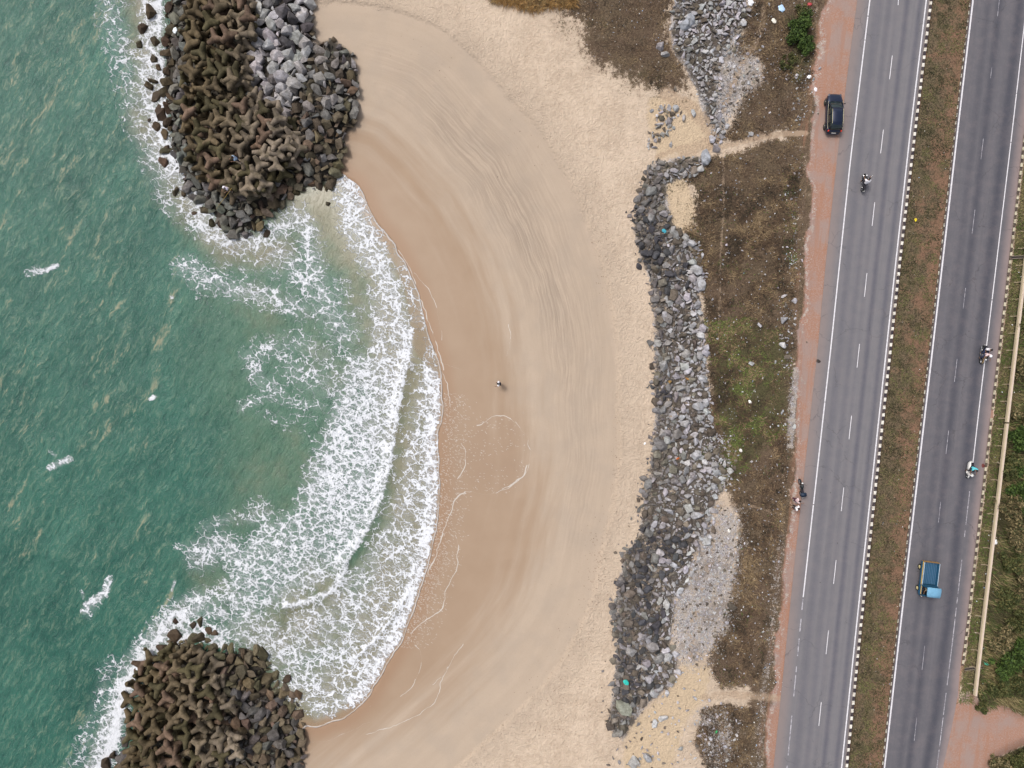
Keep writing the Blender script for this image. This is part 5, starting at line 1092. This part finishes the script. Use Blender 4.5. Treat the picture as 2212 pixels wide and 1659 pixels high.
    skin_mesh('body', V, E, RR, skin or SKIN, t)
    g_ = .028
    def garment(nm, keys, edges, rad, mat):
        v = [J[k_] for k_ in keys]; e = [(keys.index(a), keys.index(b)) for a, b in edges]; return skin_mesh(nm, v, e, rad, mat, t)
    eL = {k_: J['sh' + k_].lerp(J['el' + k_], .75) for k_ in 'lr'}; J['cl'], J['cr'] = eL['l'], eL['r']
    garment('shirt', ['belly', 'pel', 'chest', 'shl', 'cl', 'shr', 'cr'], [('belly', 'pel'), ('belly', 'chest'), ('chest', 'shl'), ('shl', 'cl'), ('chest', 'shr'), ('shr', 'cr')], [(.195, .16), (.20, .16), (.225, .17), .115, .085, .115, .085], shirt)
    kl = 'kn'
    if shorts: J['ql'], J['qr'] = J['knl'], J['knr']
    else: J['ql'], J['qr'] = J['knl'].lerp(J['anl'], .85), J['knr'].lerp(J['anr'], .85)
    garment('trousers', ['pel', 'hipl', 'knl', 'ql', 'hipr', 'knr', 'qr'] if not shorts else ['pel', 'hipl', 'ql', 'hipr', 'qr'],
            [('pel', 'hipl'), ('hipl', 'knl'), ('knl', 'ql'), ('pel', 'hipr'), ('hipr', 'knr'), ('knr', 'qr')] if not shorts else [('pel', 'hipl'), ('hipl', 'ql'), ('pel', 'hipr'), ('hipr', 'qr')],
            [(.16, .12), .11, .078, .062, .11, .078, .062] if not shorts else [(.16, .12), .11, .085, .11, .085], pants)
    for nm in 'lr':
        skin_mesh('shoe', [J['heel' + nm] , J['an' + nm] + Vector((0, .03, -.045)), J['toe' + nm]], [(0, 1), (1, 2)], [.045, (.05, .045), (.045, .035)], shoe, t)
    bm = bmesh.new(); bmesh.ops.create_icosphere(bm, subdivisions=3, radius=1)
    big = helmet is not None
    for v in list(bm.verts):
        if v.co.z < -.25 and v.co.y > -.2: pass
        v.co = Vector((v.co.x * (.13 if big else .098), v.co.y * (.155 if big else .118), v.co.z * (.14 if big else .10)))
    bmesh.ops.delete(bm, geom=[v for v in bm.verts if v.co.z < (-.05 if big else -.02) and v.co.y > -.05], context='VERTS')
    me = bpy.data.meshes.new('hair'); bm.to_mesh(me); bm.free()
    for p in me.polygons: p.use_smooth = True
    o = link('helmet' if big else 'hair', me, helmet if big else (hair or HAIR), t, J['head'] + Vector((0, -.01, .055)))
    for s_ in (-1, 1):
        bm = bmesh.new(); bmesh.ops.create_icosphere(bm, subdivisions=2, radius=.013); me = bpy.data.meshes.new('eye'); bm.to_mesh(me); bm.free(); link('eye', me, HAIR, t, J['head'] + Vector((.032 * s_, .088, .025)))
    return t, J
def cloth(name, c, var=.15): return simple(name, c, .85, var=var, sc=5)
WHITE, DARKC, NAVY, PINKW, TURQ, BLUEP, KHAKI, MAROON = cloth('white_cloth', (.78, .76, .78)), cloth('dark_cloth', (.02, .018, .024)), cloth('navy_cloth', (.02, .025, .06)), cloth('pinkish_cloth', (.68, .52, .52), .25), cloth('turquoise_cloth', (.12, .55, .62)), cloth('blue_white_cloth', (.30, .40, .70), .9), cloth('khaki_cloth', (.30, .24, .12)), cloth('maroon_cloth', (.10, .035, .06))
SHOEW, SHOED = cloth('pale_shoe', (.6, .58, .52)), cloth('dark_shoe', (.03, .025, .02))
# beach walker with a backpack
zb = HZ(1078, 829)
t, J = person(W(1078, 829, zb), R(90), 'walk', WHITE, DARKC, SHOED, 'person in white shirt with dark backpack walking on the wet sand')
bm = bmesh.new(); bmesh.ops.create_cube(bm, size=1); bmesh.ops.scale(bm, vec=(.30, .16, .42), verts=bm.verts); bmesh.ops.bevel(bm, geom=list(bm.edges), offset=.05, segments=3, affect='EDGES'); me = bpy.data.meshes.new('backpack'); bm.to_mesh(me); bm.free()
bp = link('backpack', me, DARKC, t, J['chest'] + Vector((0, -.20, .02)))
# fishermen
fx, fy = 519, 350; person(W(fx, fy, HZ(fx, fy) + 2.2), R(120), 'fish', BLUEP, NAVY, SHOEW, 'person in blue and white shirt standing on the tetrapods', shorts=True)
fx, fy = 500, 413; ff, J = person(W(fx, fy, HZ(fx, fy) + 2.05), R(150), 'fish', cloth('pale_lilac_cloth', (.68, .62, .72)), KHAKI, SHOEW, 'person in pale shirt and white cap fishing from the breakwater tip', hair=WHITE, shorts=True)
def tube(bm, a, b, r, seg=8, r2=None):
    a, b = Vector(a), Vector(b); d = b - a; q = bmesh.ops.create_cone(bm, segments=seg, radius1=r, radius2=r if r2 is None else r2, depth=d.length, cap_ends=True)
    bmesh.ops.transform(bm, matrix=Matrix.Translation((a + b) / 2) @ d.to_track_quat('Z', 'Y').to_matrix().to_4x4(), verts=q['verts'])
def bmo(name, bm, mat, parent=None, loc=None, smooth_=False):
    me = bpy.data.meshes.new(name); bmesh.ops.recalc_face_normals(bm, faces=bm.faces); bm.to_mesh(me); bm.free()
    if smooth_:
        for p in me.polygons: p.use_smooth = True
    return link(name, me, mat, parent, loc)
bm = bmesh.new(); tube(bm, (0, 0, 0), (-1.1, -2.3, .9), .016, 6, .006); tube(bm, (0, 0, 0), (.12, .25, -.1), .022, 6)
rod = bmo('fishing_rod', bm, simple('rod', (.45, .30, .08), .4), None, W(fx - 3, fy - 2, HZ(fx, fy) + 3.2)); tag(rod, 'thin amber fishing rod held by the person at the breakwater tip', 'fishing rod')

# ------------------------------------------------------------------ vehicles
RUB = simple('tyre_rubber', (.02, .02, .02), .8); MET = simple('metal', (.35, .35, .37), .3, .9); CHR = simple('chrome', (.6, .6, .6), .2, 1.0); BLK = simple('black_plastic', (.02, .02, .022), .45)
def wheel(parent, loc, r, w_, tyre=RUB, rim=MET, nm='wheel'):
    bm = bmesh.new(); n = 24; prof = [(r * .62, -w_/2), (r * .92, -w_/2), (r, -w_ * .3), (r, w_ * .3), (r * .92, w_/2), (r * .62, w_/2)]
    vs = [[bm.verts.new((x, p[0] * math.cos(a), p[0] * math.sin(a))) for p in prof for x in (p[1],)] for a in [2 * math.pi * i / n for i in range(n)]]
    for i in range(n):
        for j in range(6): bm.faces.new((vs[i][j], vs[(i + 1) % n][j], vs[(i + 1) % n][(j + 1) % 6], vs[i][(j + 1) % 6]))
    wobj = bmo(nm, bm, tyre, parent, loc, True)
    bm = bmesh.new(); q = bmesh.ops.create_cone(bm, segments=20, radius1=r * .6, radius2=r * .6, depth=w_ * .55, cap_ends=True); bmesh.ops.rotate(bm, matrix=Matrix.Rotation(R(90), 3, 'Y'), verts=bm.verts)
    for a in range(5):
        an = a * 2 * math.pi / 5; tube(bm, (-w_ * .36, 0, 0), (-w_ * .36, math.cos(an) * r * .58, math.sin(an) * r * .58), .035 * r / .33, 6); tube(bm, (w_ * .36, 0, 0), (w_ * .36, math.cos(an) * r * .58, math.sin(an) * r * .58), .035 * r / .33, 6)
    bmo('rim', bm, rim, wobj); return wobj
def loft(sections, close=True):
    """sections: list of lists of (x,y,z) with equal counts"""
    bm = bmesh.new(); vs = [[bm.verts.new(p) for p in s_] for s_ in sections]; n = len(vs[0])
    for a, b in zip(vs[:-1], vs[1:]):
        for i in range(n if close else n - 1): bm.faces.new((a[i], a[(i + 1) % n], b[(i + 1) % n], b[i]))
    if close: bm.faces.new(vs[0][::-1]); bm.faces.new(vs[-1])
    return bm
# ---- dark blue car : y forward, length 4.45, width 1.76
def car(loc, rz):
    t = empty('parked_car', loc, rz, 'dark navy hatchback parked on the laterite shoulder beside the road', 'car')
    paint = NT('navy_paint'); paint.col(paint.mix(paint.noise(4, paint.local(), 4), (.008, .013, .034), (.012, .020, .048))); paint.set(Roughness=.28, Metallic=.3); paint.b.inputs['Coat Weight'].default_value = .6
    glass = NT('car_glass'); glass.col((.015, .025, .025)); glass.set(Roughness=.08); glass.b.inputs['Specular IOR Level'].default_value = .6
    def sec(y, hw, z0, z1, crown=.03):
        p = [(-hw * .86, z0), (-hw * .98, z0 + .12), (-hw, z0 + (z1 - z0) * .5), (-hw * .96, z1 - .10), (-hw * .86, z1 - .02), (-hw * .45, z1 + crown), (0, z1 + crown * 1.3), (hw * .45, z1 + crown), (hw * .86, z1 - .02), (hw * .96, z1 - .10), (hw, z0 + (z1 - z0) * .5), (hw * .98, z0 + .12), (hw * .86, z0)]
        return [(x, y, z_) for x, z_ in p]
    S_ = [sec(-2.22, .62, .40, .72, 0), sec(-2.15, .78, .26, .92, .0), sec(-1.9, .86, .20, 1.0), sec(-1.3, .885, .18, 1.0), sec(0, .89, .18, .99), sec(.9, .885, .18, .98), sec(1.3, .88, .18, .97), sec(1.75, .84, .20, .90), sec(2.05, .74, .26, .80, .01), sec(2.2, .56, .34, .66, 0)]
    b = bmo('body', loft(S_), paint.m, t, None, True); b.modifiers.new('s', 'SUBSURF').render_levels = 1
    def gsec(y, hwb, hwt, zb_, zt):
        return [(-hwb, y, zb_), (-hwt, y, zt - .05), (-hwt * .9, y, zt), (0, y, zt + .03), (hwt * .9, y, zt), (hwt, y, zt - .05), (hwb, y, zb_)]
    G_ = [gsec(-2.02, .66, .55, .98, 1.06), gsec(-1.72, .76, .60, .98, 1.44), gsec(-1.2, .80, .62, .98, 1.52), gsec(-.2, .82, .64, .98, 1.55), gsec(.35, .80, .62, .98, 1.48), gsec(1.15, .74, .60, .97, 1.02)]
    bmo('window_glass', loft(G_), glass.m, t, None, True)
    # roof panel and pillars
    roof = [gsec(-1.76, .5, .55, 1.40, 1.43), gsec(-1.2, .5, .635, 1.45, 1.535), gsec(-.2, .5, .655, 1.48, 1.567), gsec(.30, .5, .615, 1.44, 1.50)]
    bmo('roof', loft(roof), paint.m, t, None, True)
    for s_ in (-1, 1):
        bm = bmesh.new()
        for (a, b_) in (((.76 * s_, 1.12, 1.0), (.64 * s_, .33, 1.46)), ((.83 * s_, -.35, .98), (.67 * s_, -.35, 1.5)), ((.82 * s_, -1.25, .98), (.65 * s_, -1.25, 1.48)), ((.74 * s_, -1.98, 1.0), (.62 * s_, -1.70, 1.42))): tube(bm, a, b_, .035, 6)
        bmo('pillar', bm, paint.m, t)
        trim = simple('sill_trim', (.30, .27, .17), .4, .3)
        bm = bmesh.new(); tube(bm, (.845 * s_, -1.9, .995), (.865 * s_, -.3, 1.0), .016, 6); tube(bm, (.865 * s_, -.3, 1.0), (.82 * s_, 1.2, .985), .016, 6); bmo('window_trim', bm, trim, t)
        bm = bmesh.new(); tube(bm, (.60 * s_, -1.5, 1.56), (.61 * s_, .1, 1.58), .02, 6); [tube(bm, (.60 * s_, y_, 1.50), (.60 * s_, y_, 1.57), .02, 6) for y_ in (-1.5, -.7, .1)]; bmo('roof_rail', bm, trim, t)
        bm = bmesh.new(); bmesh.ops.create_icosphere(bm, subdivisions=2, radius=1); bmesh.ops.scale(bm, vec=(.12, .07, .08), verts=bm.verts); bmesh.ops.translate(bm, vec=(.98 * s_, .95, 1.03), verts=bm.verts); tube(bm, (.82 * s_, .93, 1.0), (.95 * s_, .94, 1.02), .025, 6); bmo('wing_mirror', bm, BLK, t, None, True)
        bm = bmesh.new(); bmesh.ops.create_icosphere(bm, subdivisions=2, radius=1); bmesh.ops.scale(bm, vec=(.07, .09, .16), verts=bm.verts); bmo('tail_light', bm, simple('tail_lens', (.75, .05, .02), .3), t, (.72 * s_, -2.10, .93), True)
        bm = bmesh.new(); bmesh.ops.create_icosphere(bm, subdivisions=2, radius=1); bmesh.ops.scale(bm, vec=(.15, .18, .06), verts=bm.verts); bmo('headlight', bm, simple('head_lens', (.10, .10, .12), .15), t, (.62 * s_, 1.98, .74), True)
        for y_ in (-1.38, 1.35):
            wheel(t, (.80 * s_, y_, .33), .34, .22, RUB, simple('grey_rim', (.12, .12, .11), .4, .7))
            bm = bmesh.new()
            for a in range(12): an, an2 = math.pi * a / 12, math.pi * (a + 1) / 12; tube(bm, (.895 * s_, y_ + math.cos(an) * .40, .33 + math.sin(an) * .40), (.895 * s_, y_ + math.cos(an2) * .40, .33 + math.sin(an2) * .40), .022, 5)
            bmo('wheel_arch', bm, BLK, t)
    bm = bmesh.new(); bmesh.ops.create_cube(bm, size=1); bmesh.ops.scale(bm, vec=(.50, .03, .12), verts=bm.verts); bmesh.ops.rotate(bm, matrix=Matrix.Rotation(R(-25), 3, 'X'), verts=bm.verts); bmo('number_plate', bm, simple('plate', (.75, .73, .68), .5), t, (0, -2.235, .66))
    bm = loft([[( -.70, -2.20, .50), (.70, -2.20, .50), (.70, -2.20, .40), (-.70, -2.20, .40)], [(-.64, -2.30, .50), (.64, -2.30, .50), (.64, -2.30, .40), (-.64, -2.30, .40)]]); bmo('bumper', bm, simple('bumper_blue', (.05, .06, .09), .35), t)
    bm = bmesh.new(); tube(bm, (-.55, 1.22, 1.0), (-.05, 1.14, 1.03), .012, 5); tube(bm, (.0, 1.22, 1.0), (.5, 1.12, 1.03), .012, 5); bmo('wiper', bm, BLK, t)
    return t
car(W(1795.5, 250, ROADZ - .03), R(-1.5))

def bike(loc, rz, label, colr, scooter=False, name='motorcycle', box=None):
    t = empty(name, loc, rz, label, 'scooter' if scooter else 'motorcycle'); t.scale = (1.08,) * 3; r = .22 if scooter else .29
    pc = simple(name + '_paint', colr, .3, .1, spec=.5)
    for y_ in (-.62, .66): wheel(t, (0, y_, r), r, .10)
    bm = bmesh.new()
    if scooter:
        bmx = loft([[(x * w_, y_, z_) for x, z_ in ((-1, zb_), (-1, zt - .08), (-.6, zt), (.6, zt), (1, zt - .08), (1, zb_))] for (y_, w_, zb_, zt) in ((-.90, .10, .45, .62), (-.7, .20, .28, .76), (-.3, .21, .25, .76), (-.02, .19, .24, .70), (.02, .19, .22, .34), (.32, .19, .22, .32), (.36, .20, .25, .85), (.50, .20, .4, 1.0), (.60, .10, .5, .95))])
        bmo('body', bmx, pc, t, None, True)
        s2 = loft([[(x * .15, y_, z_) for x, z_ in ((-1, zt - .05), (-.8, zt), (.8, zt), (1, zt - .05))] for (y_, zt) in ((-.82, .82), (-.4, .82), (-.02, .79))]); bmo('seat', s2, DARKC, t)
        s3 = loft([[(x * w_, y_, z_) for x, z_ in ((-1, zt - .05), (0, zt), (1, zt - .05), (0, zt - .1))] for (y_, w_, zt) in ((.45, .06, .42), (.66, .10, .50), (.86, .07, .42))]); bmo('front_fender', s3, pc, t, None, True)
    else:
        bmx = loft([[(x * w_, y_, z_) for x, z_ in ((-.8, zb_), (-1, (zb_ + zt) / 2), (-.6, zt), (.6, zt), (1, (zb_ + zt) / 2), (.8, zb_))] for (y_, w_, zb_, zt) in ((-.06, .09, .62, .80), (.1, .16, .60, .92), (.32, .17, .62, .95), (.45, .09, .66, .88))]); bmo('fuel_tank', bmx, pc, t, None, True)
        s2 = loft([[(x * w_, y_, z_) for x, z_ in ((-1, zt - .07), (-.8, zt), (.8, zt), (1, zt - .07))] for (y_, w_, zt) in ((-.88, .09, .86), (-.6, .13, .83), (-.3, .14, .80), (-.04, .10, .80))]); bmo('seat', s2, DARKC, t)
        bm2 = bmesh.new(); tube(bm2, (0, .45, .8), (0, -.85, .74), .03); tube(bm2, (0, .42, .78), (0, .15, .28), .025); tube(bm2, (0, .15, .28), (0, -.62, .3), .025); tube(bm2, (.10, -.62, .3), (.10, -.45, .72), .02); tube(bm2, (-.10, -.62, .3), (-.10, -.45, .72), .02); bmo('frame', bm2, BLK, t)
        bm2 = bmesh.new(); q = bmesh.ops.create_cube(bm2, size=1); bmesh.ops.scale(bm2, vec=(.26, .34, .30), verts=bm2.verts); bmesh.ops.bevel(bm2, geom=list(bm2.edges), offset=.05, segments=2, affect='EDGES'); bmo('engine', bm2, MET, t, (0, .06, .42))
        bm2 = bmesh.new(); tube(bm2, (.16, .1, .25), (.18, -.85, .38), .04, 8, .05); bmo('exhaust', bm2, CHR, t)
        bm2 = loft([[(x * .07, .66 + .33 * math.cos(a), r + .33 * math.sin(a)) for x in (-1, 1)] + [(x * .07, .66 + .31 * math.cos(a), r + .31 * math.sin(a)) for x in (1, -1)] for a in [R(d_) for d_ in range(30, 171, 20)]]); bmo('front_fender', bm2, pc, t)
        bm2 = loft([[(x * .08, -.62 + .36 * math.cos(a), r + .36 * math.sin(a)) for x in (-1, 1)] + [(x * .08, -.62 + .34 * math.cos(a), r + .34 * math.sin(a)) for x in (1, -1)] for a in [R(d_) for d_ in range(20, 161, 20)]]); bmo('rear_fender', bm2, BLK, t)
    for s_ in (-1, 1):
        bm2 = bmesh.new(); tube(bm2, (.07 * s_, .66, r), (.07 * s_, .46, .95), .022); bmo('fork', bm2, CHR, t)
        bm2 = bmesh.new(); tube(bm2, (.26 * s_, .36, 1.02), (.38 * s_, .44, 1.20), .009, 5); q = bmesh.ops.create_icosphere(bm2, subdivisions=2, radius=1); bmesh.ops.scale(bm2, vec=(.06, .015, .04), verts=q['verts']); bmesh.ops.translate(bm2, vec=(.40 * s_, .44, 1.22), verts=q['verts']); bmo('mirror', bm2, CHR, t)
    bm2 = bmesh.new(); tube(bm2, (-.1, .46, .98), (-.36, .34, 1.02), .018); tube(bm2, (.1, .46, .98), (.36, .34, 1.02), .018); tube(bm2, (-.1, .46, .98), (.1, .46, .98), .02); bmo('handlebar', bm2, BLK, t)
    bm2 = bmesh.new(); bmesh.ops.create_icosphere(bm2, subdivisions=2, radius=.09); bmo('headlight', bm2, simple('bike_lens', (.7, .7, .7), .15), t, (0, .58, .92), True)
    bm2 = bmesh.new(); bmesh.ops.create_cube(bm2, size=1); bmesh.ops.scale(bm2, vec=(.18, .02, .12), verts=bm2.verts); bmo('number_plate', bm2, simple('bplate', (.75, .74, .68), .5), t, (0, -.98, .60))
    if box:
        bm2 = bmesh.new(); bmesh.ops.create_cube(bm2, size=1); bmesh.ops.scale(bm2, vec=box, verts=bm2.verts); bmesh.ops.bevel(bm2, geom=list(bm2.edges), offset=.07, segments=3, affect='EDGES'); bmo('seat_cover', bm2, simple('cover_blue', (.018, .03, .055), .5), t, (0, -.62, .92), True)
    return t
def seat_on(b, y_, z_, rz, *a, **k_):
    M = Matrix.Translation(b.location) @ Matrix.Rotation(b.rotation_euler.z, 4, 'Z'); p = M @ Vector((0, y_ * 1.08, z_ * 1.08 - .03)); return person(p, b.rotation_euler.z, *a, **k_)
LANE = math.atan2(-(1750 - 1837), 1155 - 346)      # lane heading
b1 = bike(W(1861, 397, ROADZ + .01), -.11, 'black motorcycle ridden up the left carriageway by the rider in white', (.02, .02, .02))
seat_on(b1, -.22, .76, 0, 'ride', WHITE, DARKC, SHOED, 'person in white shirt riding a motorcycle up the left carriageway')
b2 = bike(W(2117, 766, ROADZ + .01), math.pi - .11, 'tan and black motorcycle carrying two people down the right carriageway', (.28, .20, .10))
seat_on(b2, -.02, .76, 0, 'ride', PINKW, NAVY, SHOED, 'person in pinkish shirt and white helmet riding with a pillion', helmet=simple('helmet_white', (.85, .85, .88), .25))
seat_on(b2, -.52, .80, 0, 'pillion', WHITE, NAVY, SHOED, 'person in white top sitting as pillion behind the helmeted rider')
b3 = bike(W(2088, 1014, ROADZ + .01), math.pi - .12, 'white scooter ridden down the right carriageway', (.80, .78, .74), True, 'scooter')
seat_on(b3, -.30, .72, 0, 'ride', TURQ, DARKC, SHOED, 'person in turquoise shirt riding the white scooter')
b4 = bike(W(1726, 1053, ROADZ), .10, 'black motorcycle parked on the laterite shoulder beside two people', (.015, .018, .02), box=(.62, .42, .22))
person(W(1712, 1077, ROADZ - .02), R(-80), 'arm', PINKW, MAROON, SHOEW, 'person in pinkish white top standing right behind the parked motorcycle')
person(W(1711, 1093, ROADZ - .02), R(60), 'arm', WHITE, DARKC, SHOEW, 'person in white shirt and black trousers standing lower down the shoulder')

# ---- blue goods truck, drives down
def truck(loc, rz):
    t = empty('goods_truck', loc, rz, 'small blue goods truck with ribbed cargo bed driving down the right carriageway', 'truck')
    BL, BLD, LBL, YEL, ORG = simple('truck_blue', (.018, .085, .16), .4), simple('truck_dark_blue', (.02, .085, .15), .45), simple('cab_roof_blue', (.15, .33, .48), .45, var=.2, sc=3), simple('truck_yellow', (.62, .42, .12), .5), simple('truck_orange', (.30, .17, .06), .5)
    def bx(nm, x0, x1, y0, y1, z0, z1, mat, bev=.02):
        bm = bmesh.new(); bmesh.ops.create_cube(bm, size=1); bmesh.ops.scale(bm, vec=(x1 - x0, y1 - y0, z1 - z0), verts=bm.verts); bmesh.ops.translate(bm, vec=((x0 + x1) / 2, (y0 + y1) / 2, (z0 + z1) / 2), verts=bm.verts)
        if bev: bmesh.ops.bevel(bm, geom=list(bm.edges), offset=bev, segments=2, affect='EDGES')
        return bmo(nm, bm, mat, t)
    bx('chassis', -.62, .62, -1.75, 1.7, .38, .52, BLK)
    bx('bed_floor', -.74, .74, -1.72, .55, .62, .70, BLD)
    bm = bmesh.new()
    for i in range(9):
        x = -.64 + i * .16; q = bmesh.ops.create_cube(bm, size=1); bmesh.ops.scale(bm, vec=(.05, 2.18, .03), verts=q['verts']); bmesh.ops.translate(bm, vec=(x, -.58, .716), verts=q['verts'])
    bmo('bed_rib', bm, simple('rib_blue', (.09, .16, .26), .35, .3), t)
    for s_ in (-1, 1):
        bx('bed_side', .74 * s_ - .025, .74 * s_ + .025, -1.74, .58, .58, 1.02, BL, .01)
        bx('side_stripe', .775 * s_ - .01, .775 * s_ + .01, -1.74, .58, .86, .98, YEL, 0)
        bm = bmesh.new(); tube(bm, (.74 * s_, -1.70, 1.05), (.74 * s_, .56, 1.05), .025, 6); bmo('top_rail', bm, simple('rail_light', (.5, .6, .68), .3, .4), t)
        for y_ in (-1.05, 1.12): wheel(t, (.66 * s_, y_, .29), .29, .17, RUB, simple('hub_cream', (.55, .48, .25), .5))
        bx('cab_side', .70 * s_ - .02, .70 * s_ + .02, .66, 1.60, .45, 1.05, BL, .01); bx('cab_stripe', .728 * s_ - .01, .728 * s_ + .01, .70, 1.58, .88, .98, YEL, 0)
        bm = bmesh.new(); q = bmesh.ops.create_icosphere(bm, subdivisions=2, radius=1); bmesh.ops.scale(bm, vec=(.07, .03, .11), verts=q['verts']); bmesh.ops.translate(bm, vec=(.86 * s_, 1.55, 1.28), verts=q['verts']); tube(bm, (.68 * s_, 1.5, 1.25), (.84 * s_, 1.55, 1.28), .012, 5); bmo('mirror', bm, BLK, t)
        bm = bmesh.new(); bmesh.ops.create_icosphere(bm, subdivisions=2, radius=.10); bmo('headlight', bm, simple('tl', (.7, .7, .66), .2), t, (.48 * s_, 1.78, .70), True)
    bx('tailgate', -.74, .74, -1.80, -1.745, .58, 1.04, ORG, .01); bx('headboard', -.74, .74, .585, .63, .58, 1.3, BLD, .01)
    bx('cab_front', -.66, .66, 1.60, 1.76, .42, 1.02, BL, .04); bx('cab_floor', -.68, .68, .66, 1.6, .42, .50, BLK, 0); bx('cab_back', -.66, .66, .66, .70, .5, 1.78, BL, .01)
    bx('seat', -.55, .55, .74, 1.08, .5, .85, DARKC, .04)
    bm = bmesh.new()
    vs = [bm.verts.new(p) for p in ((-.62, 1.70, 1.04), (.62, 1.70, 1.04), (.58, 1.50, 1.76), (-.58, 1.50, 1.76))]; bm.faces.new(vs); r_ = bmesh.ops.extrude_face_region(bm, geom=list(bm.faces)); bmesh.ops.translate(bm, vec=(0, .02, 0), verts=[v for v in r_['geom'] if isinstance(v, bmesh.types.BMVert)])
    gl = NT('windscreen'); gl.col((.02, .035, .04)); gl.set(Roughness=.06); bmo('windscreen', bm, gl.m, t)
    bm = bmesh.new()
    for s_ in (-1, 1): tube(bm, (.66 * s_, 1.68, 1.02), (.62 * s_, 1.50, 1.78), .03, 6); tube(bm, (.68 * s_, .69, 1.0), (.64 * s_, .69, 1.78), .03, 6)
    bmo('cab_pillar', bm, BL, t)
    rf = loft([[(x * w_, y_, z_) for x, z_ in ((-1, zt - .08), (-.9, zt - .02), (0, zt + .02), (.9, zt - .02), (1, zt - .08))] for (y_, w_, zt) in ((.60, .68, 1.86), (.8, .70, 1.90), (1.3, .69, 1.90), (1.58, .64, 1.84))]); bmo('cab_roof', rf, LBL, t, None, True)
    return t
truck(W(1996, 1246, ROADZ + .01), math.pi - .115).scale = (1.16, 1.1, 1.08)
# driver
person(Matrix.Translation(Vector(W(1996, 1246, ROADZ + .01))) @ Matrix.Rotation(math.pi - .115, 4, 'Z') @ Vector((.28, .98, .82)), math.pi - .115, 'ride', cloth('driver_khaki', (.25, .20, .13)), DARKC, SHOED, 'person driving inside the blue truck cab', scale=.9)
print('tetrapods', n_t, 'objects', len(COL.objects))
